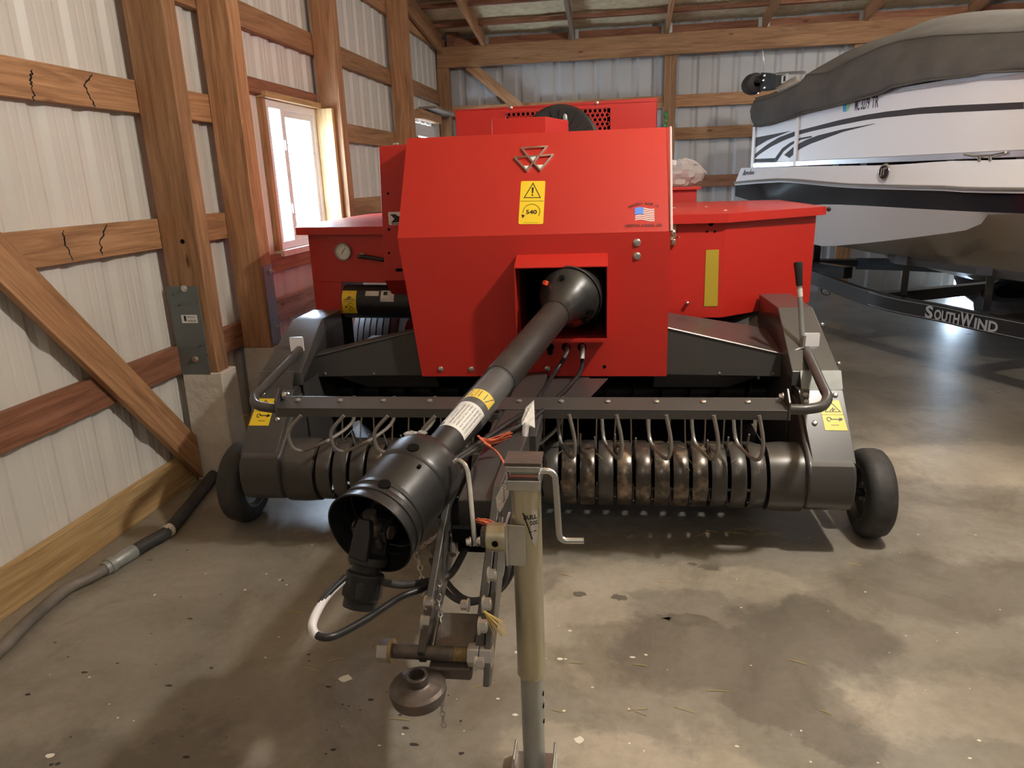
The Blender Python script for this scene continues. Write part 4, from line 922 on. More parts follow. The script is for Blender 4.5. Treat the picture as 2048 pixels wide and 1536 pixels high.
for i in range(1,nbands):
    xg=x0_+pitch*i
    for k,(ang,m_) in enumerate(((70+ (i*7)%13,'tinem'),(200+(i*11)%17,'tinem'),(118-(i*5)%11,'wire'))):
        a=math.radians(ang); p0=V((xg+.004*(k-1),cyd+.03+.06*cos(a),czd+.06*sin(a))); L2=.135 if k==2 else .225
        p1=V((xg+.008*((i+k)%3-1),cyd+.03+(.06+L2)*cos(a),czd+(.06+L2)*sin(a)))
        if k==1: p1=V((xg,cyd+(R_+.004)*cos(a),czd+(R_+.004)*sin(a)))
        mb=MB(); mb.tube([p0,p1],.0036,6); mb.build('pickup_tine',m_,rl_)
# loose hay on the pickup
mb=MB(); rr=random.Random(5)
for i in range(34):
    a=math.radians(rr.uniform(75,150)); x=rr.uniform(.1,.9); p=V((x,cyd+(R_+.003)*cos(a),czd+(R_+.003)*sin(a))); t=V((rr.uniform(-1,1),-sin(a)*rr.uniform(.2,1),cos(a))).normalized()*rr.uniform(.006,.018); mb.tube([p-t,p+t],.0006,4)
o=mb.build('hay_wisps','straw'); o.location=BO; o.rotation_euler=(0,0,TH); tag(o,'wisps of dry hay caught on the right half of the pickup bands','hay')['kind']='stuff'
mb=MB(); p=bl(1241,995,y=-.38); 

# --- gauge wheels
def gwheel(s):
    xc=1.345*s if s>0 else -1.315; yc=-.215 if s>0 else -.215; r=.178; zc=r
    w_=.052
    prof=[(-w_,.115),(-w_*1.02,.135),(-w_*.95,.158),(-w_*.72,.173),(-w_*.35,r),(w_*.35,r),(w_*.72,.173),(w_*.95,.158),(w_*1.02,.135),(w_,.115)]
    tilt=Matrix.Rotation(math.radians(0),3,'Y')
    mb=MB(); mb.lathe(prof,V((xc,yc,zc)),(1,0,0),56,closed=False); mb.lathe([(-w_,.115),(w_,.115)],V((xc,yc,zc)),(1,0,0),56); gw=bp(mb,'gauge_wheel','rubber',sharp=60)
    mb=MB(); 
    for q in(-1,1): mb.lathe([(q*w_*.98,.118),(q*w_*1.0,.108),(q*w_*.55,.098),(q*w_*.4,.06),(q*w_*.5,.045),(q*w_*.5,0)],V((xc,yc,zc)),(1,0,0),36)
    rm=mb.build('wheel_rim','galv' if s<0 else 'band',gw)
    for k in range(5):
        a=2*pi*k/5; mb=MB(); mb.bolt(V((xc-s*w_*.42,yc+.035*cos(a),zc+.035*sin(a))),(-s,0,0),.007,.006); mb.build('wheel_nut','bolt',rm)
    mb=MB(); mb.cyl((1.22*s,yc,zc),(xc,yc,zc),.017,14); mb.build('wheel_stub','black',gw)
    mb=MB(); mb.bb((min(1.225*s,1.265*s),yc-.02,zc-.02),(max(1.225*s,1.265*s),yc+.2,zc+.03)); mb.build('wheel_arm','grey',gw)
gwheel(1); gwheel(-1)
# main tyres and axle
for s,lab in((-1,1),(1,1)):
    xc=-1.16 if s<0 else 1.14; yc=1.60; r=.36; w_=.15
    prof=[(-w_,.20)]; 
    prof=[(-w_,.20),(-w_*1.05,.27),(-w_,.32)]
    ribs=7
    for k in range(ribs):
        a=-w_*.96+ (2*w_*.96)*k/ribs; b=a+2*w_*.96/ribs*.78; cr=lambda t:r-.035*(t/w_)**4-.008*(t/w_)**2
        prof+=[(a,cr(a)),(b,cr(b)),(b+.003,cr(b)-.018),(a+2*w_*.96/ribs-.003,cr(b)-.018)]
    prof+=[(w_,.32),(w_*1.05,.27),(w_,.20)]
    mb=MB(); mb.lathe(prof,V((xc,yc,.0+r)),(1,0,0),64); mw=bp(mb,'main_tyre','tyre_dusty',sharp=25)
    mb=MB(); mb.lathe([(-w_*.9,.2),(-w_*.5,.18),(-w_*.4,0)],V((xc,yc,r)),(1,0,0),32); mb.lathe([(w_*.9,.2),(w_*.5,.18),(w_*.4,0)],V((xc,yc,r)),(1,0,0),32); mb.build('wheel_rim','red',mw)
mb=MB(); mb.bb((-1.1,1.56,.32),(1.1,1.64,.40)); mb.bb((-.35,1.5,.40),(-.27,1.7,.9)); mb.bb((.27,1.5,.40),(.35,1.7,.9)); bp(mb,'axle_beam','grey')
# dark frame parts under the left box and right box
mb=MB(); mb.bb((-1.13,.62,.60),(-1.07,.68,.79)); bp(mb,'frame_strut','void')
mb=MB(); mb.hexa([V((.6,.5,.70)),V((1.25,.5,.70)),V((1.25,1.5,.70)),V((.6,1.5,.70)),V((.6,.5,.77)),V((1.15,.6,.77)),V((1.25,1.5,.77)),V((.6,1.5,.77))]); bp(mb,'box_support','grey')

# --- tongue
mb=MB()
def boxpath(mb,secs):
    vs=[];n=len(secs)
    for (x,y,z,w_,h_) in secs: vs+=[V((x-w_/2,y,z-h_/2)),V((x+w_/2,y,z-h_/2)),V((x+w_/2,y,z+h_/2)),V((x-w_/2,y,z+h_/2))]
    fs=[]
    for i in range(n-1):
        for k in range(4): fs.append((i*4+k,(i+1)*4+k,(i+1)*4+(k+1)%4,i*4+(k+1)%4))
    fs+=[(0,1,2,3),((n-1)*4+3,(n-1)*4+2,(n-1)*4+1,(n-1)*4)]; mb.add(vs,fs)
boxpath(mb,[(-.02,.35,.56,.12,.12),(-.022,-.6,.565,.12,.13),(-.028,-.85,.57,.125,.14),(-.036,-1.15,.575,.125,.15),(-.045,-1.32,.57,.12,.13)])
tg=bp(mb,'drawbar','grey',bevel=.006)
# pivot pin ring on top
pr=bl(990,830,z=.635); mb=MB(); mb.lathe([(-.02,.024),(.012,.024),(.012,.018),(-.02,.018)],pr,(0,0,1),24,closed=True); mb.build('pin_socket','grey',tg)
mb=MB(); mb.bb((-.105,-.80,.55),(.06,-.55,.625)); mb.build('socket_block','grey',tg,bevel=.006)
# clevis side plates
prL=[(-1.05,.66),(-1.05,.52),(-1.30,.47),(-1.58,.37),(-1.65,.37),(-1.66,.41),(-1.60,.48),(-1.40,.60),(-1.30,.665)]
prS=[(-1.05,.64),(-1.05,.52),(-1.30,.47),(-1.58,.385),(-1.655,.385),(-1.665,.42),(-1.58,.48),(-1.40,.59),(-1.30,.64)]
mb=MB(); mb.xprism(prS,-.142,-.124); mb.build('clevis_plate','grey',tg,bevel=.003)
mb=MB(); mb.xprism(prL,-.012,.010); mb.xprism([(-1.38,.62),(-1.36,.52),(-1.59,.39),(-1.67,.345),(-1.70,.365),(-1.64,.45)],.012,.026); mb.build('clevis_plate','grey',tg,bevel=.003)
mb=MB(); mb.bb((-.115,-1.30,.47),(-.012,-1.22,.50)); mb.bb((-.115,-1.36,.53),(-.012,-1.34,.57)); mb.build('cross_brace','void',tg)
mb=MB(); mb.hexa([V((-.12,-1.66,.345)),V((-.02,-1.66,.345)),V((-.02,-1.52,.40)),V((-.12,-1.52,.40)),V((-.12,-1.66,.375)),V((-.02,-1.66,.375)),V((-.02,-1.52,.43)),V((-.12,-1.52,.43))]); mb.build('eye_shank','castiron',tg,bevel=.006)
def nutb(y,z,x,s=1,r=.0135,par=None,nm='clevis_bolt'):
    mb=MB(); mb.bolt(V((x,y,z)),(s,0,0),r,.016); mb.build(nm,'bolt',par or tg)
for px,py in((980,1150),(970,1208),(962,1252)):
    p=bl(px,py,x=.03); nutb(p.y,p.z,.026)
for px,py in((862,1205),(856,1243)):
    p=bl(px,py,x=-.105); nutb(p.y,p.z,-.118,1,.012)
p=bl(930,1210,x=-.02); nutb(p.y,p.z,-.012,-1,.011)
p=bl(945,1325,x=.02); nutb(p.y,p.z,.026,1,.011)
# big through bolt
bz=.405; by=-1.645
mb=MB(); mb.cyl((-.20,by,bz),(-.06,by,bz),.0165,20); hb=mb.build('hitch_bolt','castiron',tg)
mb=MB()
for k in range(11): x=-.07+k*.004; mb.lathe([(0,.015),(.002,.017),(.004,.015)],V((x,by,bz)),(1,0,0),20)
mb.build('bolt_thread','brass',hb)
mb=MB(); mb.tube([(-.237,by,bz),(-.212,by,bz)],.0275,6); mb.build('bolt_head','bolt',hb,bevel=.002)
mb=MB(); mb.cyl((-.212,by,bz),(-.203,by,bz),.028,28); mb.build('washer','brass',hb)
mb=MB(); mb.tube([(-.028,by,bz),(-.002,by,bz)],.0275,6); mb.build('hex_nut','bolt',hb,bevel=.002)
mb=MB(); mb.tube([(.0,by,bz),(.028,by,bz)],.0275,6); mb.build('hex_nut','bolt',hb,bevel=.002)
# hitch ring
rc=V((-.134,-1.705,.362)); mb=MB(); ra=V((0,-.05,1)).normalized()
mb.lathe([(-.034,.022),(-.036,.05),(-.028,.060),(-.010,.064),(.000,.063),(.006,.056),(.009,.032),(.012,.0265),(.030,.0245),(.032,.022),(.032,.0175),(-.034,.0175)],rc,ra,44,closed=True); mb.build('hitch_ring','castiron',tg)
# small straw tuft on the clevis
mb=MB(); rr=random.Random(9); b0=bl(968,1222,x=.045)
for i in range(9): mb.tube([b0,b0+V((rr.uniform(.015,.05),rr.uniform(-.02,.02),rr.uniform(-.055,-.02)))],.0012,4)
o=mb.build('straw_tuft','straw'); o.location=BO; o.rotation_euler=(0,0,TH); tag(o,'tuft of straw stuck on the drawbar side bolts','straw')['kind']='stuff'
# hose hook rod
mb=MB(); hk=[bl(908,925,y=-1.33),bl(918,921,y=-1.33),bl(932,935,y=-1.34),bl(938,965,y=-1.36),bl(945,1040,y=-1.42),bl(950,1092,y=-1.45)]; mb.tube(smoothpath(hk,5),.0068,10); mb.build('hook_rod','zinc',tg)
for px in(941,957):
    mb=MB(); p=bl(px,1083,y=-1.45); mb.bolt(p,(1 if px>950 else -1,-.3,0),.009,.010); mb.build('rod_nut','bolt',tg)

# --- chains
def chain(name,pts,r=.0022,Lk=.022,parent=tg,m='bolt'):
    path=smoothpath(pts,8); out=[path[0]]; acc=0; mb=MB(); k=0; i=0
    d=[0]
    for a,b in zip(path,path[1:]): d.append(d[-1]+(b-a).length)
    tot=d[-1]; n=int(tot/(Lk*.72))
    def pos(s_):
        s_=min(max(s_,0),tot-1e-6)
        for j in range(len(d)-1):
            if d[j]<=s_<=d[j+1]: t=(s_-d[j])/max(1e-9,d[j+1]-d[j]); return path[j].lerp(path[j+1],t),(path[j+1]-path[j]).normalized()
    for k in range(n):
        c_,t=pos((k+.5)*tot/n); u,v,_=basis(t); w_=u if k%2 else v; ring=[]
        for q in range(12):
            a=2*pi*q/12; ring.append(c_+t*(Lk/2-r)*cos(a)*1.0+w_*Lk*.27*sin(a))
        mb.tube(ring,r,6,closed=True)
    return mb.build(name,m,parent)
chain('safety_chain',[bl(890,1060,y=-1.2),bl(838,1100,y=-1.33),bl(840,1130,y=-1.36),bl(845,1170,y=-1.4),bl(842,1190,y=-1.42)])
chain('safety_chain',[bl(858,1160,y=-1.5),bl(878,1165,y=-1.5),bl(878,1200,y=-1.52),bl(882,1250,y=-1.55)])
chain('safety_chain',[bl(883,1390,y=-1.62),bl(884,1420,y=-1.62),bl(888,1455,y=-1.62)],.0018,.020)
chain('safety_chain',[bl(900,1000,y=-1.22),bl(935,990,y=-1.25),bl(965,1003,y=-1.28),bl(992,1020,y=-1.3)])
chain('safety_chain',[bl(985,1210,y=-1.5),bl(990,1250,y=-1.55),bl(980,1290,y=-1.58),bl(965,1310,y=-1.6)])
# --- hoses
def hose(name,pts,r=.0085,m='hose',parent=tg,label=None): mb=MB(); mb.tube(smoothpath(pts,8),r,12); return mb.build(name,m,parent,label=label)
ha=hose('hydraulic_hose',[bl(1134,708,y=-.02),bl(1105,752,y=-.12),bl(1060,815,y=-.5),bl(1010,850,y=-.85),bl(930,905,y=-1.15),bl(880,935,y=-1.25)])
hb_=hose('hydraulic_hose',[bl(1165,712,y=-.02),bl(1160,745,y=-.10),bl(1120,790,y=-.3),bl(1060,840,y=-.7),bl(1000,870,y=-.95),bl(925,915,y=-1.18),bl(885,945,y=-1.25)])
for pts in([bl(1134,690,y=.0),bl(1134,702,y=-.02),bl(1128,716,y=-.035)],[bl(1165,690,y=.0),bl(1165,705,y=-.02),bl(1165,718,y=-.03)]):
    mb=MB(); mb.tube(pts,[.010,.0115,.011],10); mb.build('hose_fitting','zinc',B)
hose('hydraulic_hose',[bl(690,1155,y=-1.60),bl(650,1195,y=-1.68),bl(624,1245,y=-1.76),bl(630,1268,y=-1.78),bl(665,1273,y=-1.78),bl(730,1240,y=-1.68),bl(800,1195,y=-1.55),bl(850,1175,y=-1.48),bl(900,1140,y=-1.3)],.0085)
hose('hose_sleeve',[bl(684,1162,y=-1.61),bl(650,1197,y=-1.68),bl(626,1243,y=-1.76),bl(628,1266,y=-1.78),bl(640,1274,y=-1.78)],.0098,'refl_white',label='white sleeve on the looped hose')
hose('hydraulic_hose',[bl(760,1164,y=-1.55),bl(810,1170,y=-1.5),bl(860,1162,y=-1.45),bl(900,1150,y=-1.4),bl(930,1100,y=-1.3)],.0095,'rubber')
hose('hydraulic_hose',[bl(862,1120,y=-1.0),bl(890,1180,y=-1.2),bl(930,1205,y=-1.3),bl(975,1195,y=-1.3),bl(1010,1160,y=-1.3),bl(1016,1110,y=-1.25),bl(1010,1060,y=-1.15)],.0085)
hose('hydraulic_hose',[bl(866,1100,y=-.95),bl(895,1165,y=-1.1),bl(940,1200,y=-1.2),bl(1000,1180,y=-1.2),bl(1030,1130,y=-1.2),bl(1030,1080,y=-1.15)],.0085)
hose('hydraulic_hose',[bl(880,940,y=-1.25),bl(862,1000,y=-1.28),bl(880,1030,y=-1.28),bl(920,1010,y=-1.2),bl(975,1015,y=-1.15),bl(1010,1045,y=-1.2)],.0095,'rubber')
hose('hydraulic_hose',[bl(885,950,y=-1.25),bl(875,1015,y=-1.28),bl(905,1045,y=-1.28),bl(960,1030,y=-1.2),bl(1000,1040,y=-1.2)],.0095)
mb=MB(); mb.tube([bl(905,940,y=-1.20),bl(893,1000,y=-1.2),bl(903,1045,y=-1.28),bl(906,1110,y=-1.4)],.008,10); mb.build('threaded_rod','castiron',tg)
mb=MB(); mb.tube([bl(880,1060,y=-1.33),bl(876,1094,y=-1.38)],.005,8); mb.build('white_clip','refl_white',tg)
mb=MB(); mb.hexa([bl(842,1300,y=-1.5),bl(858,1180,y=-1.42),bl(880,1180,y=-1.42),bl(875,1300,y=-1.5)]+[p+V((0,.02,0)) for p in(bl(842,1300,y=-1.5),bl(858,1180,y=-1.42),bl(880,1180,y=-1.42),bl(875,1300,y=-1.5))]) if False else None

# --- drive shaft
A_=V((.134,-.10,.956)); Bm=V((-.272,-1.50,.641)); ad_=(Bm-A_).normalized(); TL=(Bm-A_).length
def sp_(t): return A_+ad_*t
mb=MB(); mb.lathe([(-.12,.05),(.06,.058),(.10,.0575),(.72,.056),(.73,.0)],A_,ad_,36); ds=bp(mb,'drive_shaft','guard2')
mb=MB(); mb.lathe([(-.20,.0),(-.20,.12),(-.15,.130),(-.10,.132),(-.085,.128),(-.06,.122),(-.03,.100),(.02,.072),(.05,.066),(.06,.061),(.10,.060),(.10,.058)],A_+ad_*.06,ad_,48); ub=mb.build('upper_bell','guard',ds)
mb=MB(); mb.lathe([(-.10,.1335),(-.092,.136),(-.084,.1335)],A_+ad_*.06,ad_,48); mb.build('bell_rim','guard',ub)
up_=(V((0,0,1))-ad_*ad_.z).normalized(); sd_v=ad_.cross(up_); sd_v=sd_v if sd_v.x>0 else -sd_v
def onb(t,ang,r): return A_+ad_*t+(up_*cos(ang)+sd_v*sin(ang))*r
for t,a,rad,sz in((.035,1.9,.112,.016),(.03,2.35,.112,.012),(.03,-.05,.108,.011)):
    p=onb(t,a,rad-.001); n_=(up_*cos(a)+sd_v*sin(a)+ad_*.9).normalized(); mb=MB(); mb.cyl(p-n_*.004,p+n_*.0035,sz,14); mb.build('bell_hole','void',ub)
p=onb(.03,-.75,.113); n_=(up_*cos(-.75)+sd_v*sin(-.75)+ad_*.7).normalized(); u_,v_,_=basis(n_); mb=MB(); mb.box(p,(.022,.018,.016),Matrix((u_,v_,n_)).transposed()); M['clipred']=mat('orange_clip',(.85,.09,.03),.4); mb.build('locking_clip','clipred',ub,bevel=.002)
mb=MB(); mb.lathe([(.70,.0),(.70,.0475),(1.22,.0475),(1.22,0)],A_,ad_,36); it=mb.build('inner_tube','guard2',ds)
# labels on the lower tube
sgn=1
def tubef(o,r): return lambda u,v,h:A_+ad_*(o-v)+(up_*cos(u/r)+sd_v*sin(u/r))*(r+h)   # u around, v toward machine
tf=tubef(1.0,.0478)
def cyl_patch(mb,f,u0,u1,v0,v1,h,n=12,m=3):
    vs=[f(u0+(u1-u0)*i/n,v0+(v1-v0)*j/m,h) for i in range(n+1) for j in range(m+1)]; fs=[(i*(m+1)+j,(i+1)*(m+1)+j,(i+1)*(m+1)+j+1,i*(m+1)+j+1) for i in range(n) for j in range(m)]; mb.add(vs,fs)
mb=MB(); cyl_patch(mb,tf,-.06,.072,-.085,.055,.0006,18); wl=mb.build('tube_label','white',it)
mb=MB(); rr=random.Random(4)
for i in range(9):
    u=-.028+i*.0108; g=lambda a,b,h,u=u:tf(u+b,a,h)
    put_text(mb,('DRIVE SHAFT GUARD','KEEP ALL SHIELDS IN PLACE','KEEP AWAY','DO NOT OPERATE WITHOUT','STAY CLEAR OF ROTATING','PARTS AT ALL TIMES','READ THE MANUAL BEFORE','SERVICE AND REPAIR','LOCK SHAFT BEFORE USE')[i],lambda a,b,h,u=u:tf(u-b,a-.015,h),0,0,.0068,.0009,.0001,width=.112 if i!=2 else .05)
for i in range(3): mb.prism([(-.050+.012*i,-.078),(-.042+.012*i,-.083),(-.036+.012*i,-.072),(-.046+.012*i,-.062)],tf,.0009,.0012)
for i in range(5):
    a=-.05+rr.uniform(-.006,.006); b=-.06+i*.016; mb.prism([(a,b),(a+.009,b+.004),(a+.006,b+.013),(a-.004,b+.010)],tf,.0009,.0012)
strip(mb,[(-.033,-.08),(-.033,.05)],tf,.001,.0009,.0011); strip(mb,[(.068,-.08),(.068,.05)],tf,.001,.0009,.0011)
mb.build('label_print','ink',wl)
mb=MB(); cyl_patch(mb,tf,-.045,.07,.085,.135,.0006,16); yl=mb.build('tube_decal','yellow',it)
mb=MB(); 
strip(mb,[(-.036,.09),(-.002,.09),(-.019,.13)],tf,.0025,.0009,.0012,closed=True); strip(mb,[(-.026,.098),(-.014,.11),(-.02,.1)],tf,.003,.0009,.0012)
strip(mb,[(.006,.088),(.006,.132)],tf,.0012,.0009,.0012); strip(mb,[(.016,.095),(.036,.095),(.036,.125),(.016,.125)],tf,.0025,.0009,.0012,closed=True); strip(mb,[(.044,.09),(.06,.13)],tf,.003,.0009,.0012)
mb.build('decal_print','ink',yl)
# clear sleeve, wrinkled
mb=MB(); ln=[]
for i in range(13):
    t=.70+.28*i/12 if i<13 else 0; ln.append([A_+ad_*t+(up_*cos(2*pi*k/40)+sd_v*sin(2*pi*k/40))*(.0535+.002*noise.noise(V((i*.8,k*.5,0)))) for k in range(41)])
mb.loft(ln); mb.build('clear_sleeve','plastic',ds)
mb=MB(); rr=random.Random(8); wp=A_+ad_*1.185+up_*.055-sd_v*.03
for k in range(16): c_=wp+V((rr.uniform(-.035,.03),rr.uniform(-.02,.02),rr.uniform(-.008,.022))); mb.ball(c_,rr.uniform(.008,.016),1.3,1,.7,8,jit=.35)
mb.build('torn_plastic_wrap','bagplastic',ds,sharp=10)
chain('retaining_chain',[onb(1.19,.35,.052),onb(1.215,.75,.056),onb(1.245,1.0,.062),onb(1.27,1.1,.07)],.002,.018,ds)
# lower bell
tb=TL
TLx=TL
DT=.022
prof=[(1.16,.050),(1.165,.062),(1.18,.085),(1.195,.100),(1.215,.1075),(1.235,.1095),(1.28,.1095),(1.30,.108),(1.302,.1065),(1.41,.1050),(1.412,.108),(1.425,.1095),(1.428,.107),(1.438,.107),(1.442,.110),(1.456,.111),(1.458,.108),(1.475,.110),(tb+.0,.116),(tb+.002,.116)]
prof=[(t+DT if t<TL-.001 else t+DT,r*1.0) for t,r in prof]
inner=[(t,r-.004) for t,r in reversed(prof)]
mb=MB(); mb.lathe(prof+inner[:-1],A_,ad_,64); lbell=mb.build('bell_guard','guard',ds,sharp=35)
for t,a in((1.295,.18),(1.452,.26),(1.345,.60)):
    r_=.1095; p=onb(t,a,r_); n_=(up_*cos(a)+sd_v*sin(a)); 
    if t==1.345: r_=.109
    mb=MB(); mb.cyl(p-n_*.004,p+n_*.0022,.0155 if t!=1.345 else .005,20); mb.build('bell_hole','void',lbell)
# joint inside and second yoke
mb=MB(); tb=tb+.03; yk=sp_(tb-.06)
mb.cyl(sp_(tb-.14),sp_(tb-.085),.034,20); 
j=MB()
def arm(mb,o,ax,side,L,w=.045,t=.018,dist=.038):
    a=V(ax).normalized(); s_=V(side); s_=(s_-a*s_.dot(a)).normalized(); q=a.cross(s_)
    for sg in(-1,1):
        b=o+s_*sg*dist; R=[b-q*w/2-a*0,b+q*w/2,b+q*w/2*.9+a*L*.7,b+q*w*.3+a*L,b-q*w*.3+a*L,b-q*w/2*.9+a*L*.7]
        mb.add([p+s_*sg*t/2 for p in R]+[p-s_*sg*t/2 for p in R],[(0,1,2,3,4,5),(11,10,9,8,7,6)]+[(i,i+6,(i+1)%6+6,(i+1)%6) for i in range(6)])
    mb.cyl(o+a*(-.012)-s_*0,o+a*.008,dist+.008,22)
arm(mb,sp_(tb-.085),ad_,sd_v,.085); y1=mb.build('shaft_yoke','black',ds,bevel=.004)
jc=sp_(tb-.025)
mb=MB(); mb.tube([jc-sd_v*.052,jc+sd_v*.052],.0165,16); mb.tube([jc-up_*.05,jc+up_*.05],.0165,16); mb.ball(jc,.026,n=12); mb.build('cross_joint','castiron',ds)
fd_=V((-.05,-.12,-.30)).normalized()   # drooping direction
fo=jc+fd_*.07
mb=MB(); arm(mb,fo,-fd_,sd_v.cross(fd_),.095,.05,.02,.04); mb.cyl(fo,fo+fd_*.035,.036,24); 
mb.lathe([(.03,.036),(.035,.046),(.085,.048),(.092,.044),(.098,.040),(.115,.040),(.118,.030),(.06,.028)],fo,fd_,28); y2=mb.build('end_yoke','black',ds,bevel=.003)
mb=MB(); mb.tube([fo+fd_*.05,fo+fd_*.09],.0515,6); mb.lathe([(.100,.041),(.116,.041)],fo,fd_,24); mb.build('lock_collar','guard',y2,bevel=.004)
mb=MB(); mb.lathe([(.112,.033),(.119,.033),(.119,.028)],fo,fd_,24); mb.build('spline_ring','castiron',y2)

# --- jack
jx,jy=.105,-1.555
J=B
mb=MB(); jtop=.80
mb.cyl((jx,jy,.31),(jx,jy,jtop),.0335,28); mb.lathe([(0,.0335),(-.012,.0345),(-.02,.030)],V((jx,jy,.31)),(0,0,1),28); jk=bp(mb,'jack','yzinc')
mb=MB(); mb.lathe([(0,.0),(0,.0275),(.30,.0275)],V((jx,jy,.018)),(0,0,1),24); lowt=mb.build('jack_leg','galv',jk)
for z in(.24,.205,.16):
    mb=MB(); mb.cyl((jx+.026,jy-.004,z),(jx+.0285,jy-.004,z),.006,10); mb.build('pin_hole','void',lowt)
mb=MB(); mb.prism([(jx-.055,jy-.055),(jx+.055,jy-.055),(jx+.055,jy+.055),(jx-.055,jy+.055)],lambda u,v,h:V((u,v,h)),.002,.010)
for s in(-1,1): mb.prism([(-.055,.01),(.055,.01),(.045,.055),(-.045,.055)],lambda u,v,h:V((jx+s*.050+h,jy+u,v)),-.003,.003)
mb.build('jack_foot','zinc',lowt,bevel=.003)
mb=MB(); mb.bb((jx-.042,jy-.036,jtop+.045),(jx+.038,jy+.036,jtop+.052)); mb.build('jack_top_cover','castiron',jk,bevel=.001)
mb=MB()
for z0_,z1_ in((jtop-.012,jtop+.012),(jtop+.030,jtop+.045)): mb.bb((jx-.040,jy-.038,z0_),(jx+.036,jy+.036,z1_))
mb.bb((jx-.040,jy-.036,jtop+.012),(jx-.034,jy+.03,jtop+.03)); mb.bb((jx+.030,jy-.036,jtop+.012),(jx+.036,jy+.03,jtop+.03)); mb.build('gear_housing','zinc',jk,bevel=.004)
mb=MB(); mb.cyl((jx-.03,jy-.012,jtop+.021),(jx+.03,jy-.012,jtop+.021),.006,12); mb.build('crank_axle','galv',jk)
ck=[V((jx+.036,jy-.0,jtop+.020)),V((jx+.052,jy,jtop+.020)),V((jx+.064,jy-.001,jtop+.010)),V((jx+.067,jy-.003,jtop-.01)),V((jx+.072,jy-.01,jtop-.11)),V((jx+.074,jy-.011,jtop-.132)),V((jx+.080,jy-.011,jtop-.140)),V((jx+.092,jy-.011,jtop-.143)),V((jx+.128,jy-.011,jtop-.142))]
mb=MB(); mb.tube(smoothpath(ck,4),.0072,12); mb.build('crank_handle','zinc',jk)
mb=MB(); mb.lathe([(0,0),(0,.031),(.003,.033),(.048,.033),(.048,0)],V((jx-.092,jy,.655)),(1,0,0),28); pt_=mb.build('pivot_tube','yzinc',jk)
mb=MB(); mb.cyl((jx-.07,jy-.0335,.655),(jx-.07,jy-.02,.655),.0075,16); mb.build('pivot_hole','void',pt_)
mb=MB(); mb.bb((jx-.046,jy-.042,.605),(jx-.040,jy+.03,.705)); mb.prism([(-.042,-.036),(-.02,-.040),(.0,-.040),(.0,-.036),(-.02,-.035),(-.038,-.032)],lambda u,v,h:V((jx+u,jy+v,h)),.605,.705); mb.build('mount_bracket','zinc',jk,bevel=.002)
mb=MB(); mb.cyl((.0,jy,.655),(jx-.09,jy,.655),.024,16); mb.build('pivot_mount','grey',jk)
# jack stickers and paper tag
fj=lambda u,v,h:V((jx+(.0338+h)*sin(u/.0338),jy-(.0338+h)*cos(u/.0338),.70+v))
mb=MB(); P6=[(-.006,.035),(.018,.040),(.030,.036),(.031,-.02),(.024,-.055),(.016,-.04)]
vs=[fj(a,b,.0006) for a,b in P6]; mb.add(vs,[(0,1,2,3,4,5)]); js=mb.build('jack_sticker','paper',jk)
mb=MB(); put_text(mb,'BULL',lambda a,b,h:fj(a,b,h+.0004),.012,.018,.014,.001,.03,width=.03); put_text(mb,'DOG',lambda a,b,h:fj(a,b,h+.0004),.020,.004,.013,.001,.03,width=.018); strip(mb,[(-.004,.033),(.006,.0),(.014,-.03)],fj,.003,.001,.0014); strip(mb,[(.008,-.014),(.024,-.012)],fj,.002,.001,.0014); mb.build('sticker_print','ink',js)
def curl(pts,nm,m,par,t=.0012):
    mb=MB(); mb.add(pts,[tuple(range(len(pts)))]); return mb.build(nm,m,par,solid=t)
tg1=[bl(1013,955,y=-1.42),bl(1018,970,y=-1.44),bl(1017,990,y=-1.44),bl(1000,1025,y=-1.44),bl(994,1015,y=-1.42),bl(992,995,y=-1.40),bl(1004,972,y=-1.40)]
pt=curl(tg1,'paper_tag','paper',jk)
mb=MB(); fp=lambda px,py:bl(px,py,y=-1.446)
for i in range(7): 
    a=fp(1003+i*1.2,975+i*5-8); b_=fp(1011-i*.8,970+i*6-2); mb.tube([a,b_],.0008,4)
mb.build('tag_print','ink',pt)
tg2=[bl(1052,815,y=-.72),bl(1068,800,y=-.70),bl(1069,830,y=-.74),bl(1070,856,y=-.78),bl(1058,850,y=-.80),bl(1043,850,y=-.80),bl(1044,838,y=-.76)]
pt2=curl(tg2,'paper_tag','paper',tg)
mb=MB(); mb.tube([bl(1052,850,y=-.80),bl(1050,870,y=-.84),bl(1047,895,y=-.88)],[.012,.010,.005],8); mb.build('twisted_wrap','bagplastic',tg)
bpy.context.view_layer.update()
# orange twine, tied around the hoses (a thing of its own)
tw=thing('orange_twine','orange baling twine knotted around the black hoses above the jack','twine',(B.matrix_world@bl(985,885,y=-.98)))
def strands(par,pts,k,r,sp,m='orange',nm='twine_strand'):
    rr=random.Random(int(pts[0].x*1000)); mb=MB()
    for i in range(k):
        o_=V((rr.uniform(-sp,sp),rr.uniform(-sp,sp),rr.uniform(-sp,sp))); q=[p+o_*(.4+.6*j/len(pts))+V((0,0,rr.uniform(-sp,sp)*.4)) for j,p in enumerate(pts)]; mb.tube(smoothpath(q,5),r,5)
    bm_=[B.matrix_world@p for p in mb.v]; mb.v=bm_; part_world(mb,nm,m,par)
strands(tw,[bl(960,875,y=-1.08),bl(972,882,y=-1.08),bl(990,880,y=-1.07),bl(1020,868,y=-1.05)],14,.0017,.009,nm='twine_tail')
strands(tw,[bl(962,876,y=-1.08),bl(975,890,y=-1.10),bl(992,902,y=-1.2),bl(1004,918,y=-1.36),bl(1011,932,y=-1.50)],5,.0020,.002)
strands(tw,[bl(956,872,y=-1.08),bl(970,886,y=-1.10),bl(980,894,y=-1.10)],8,.0024,.004,nm='twine_knot')
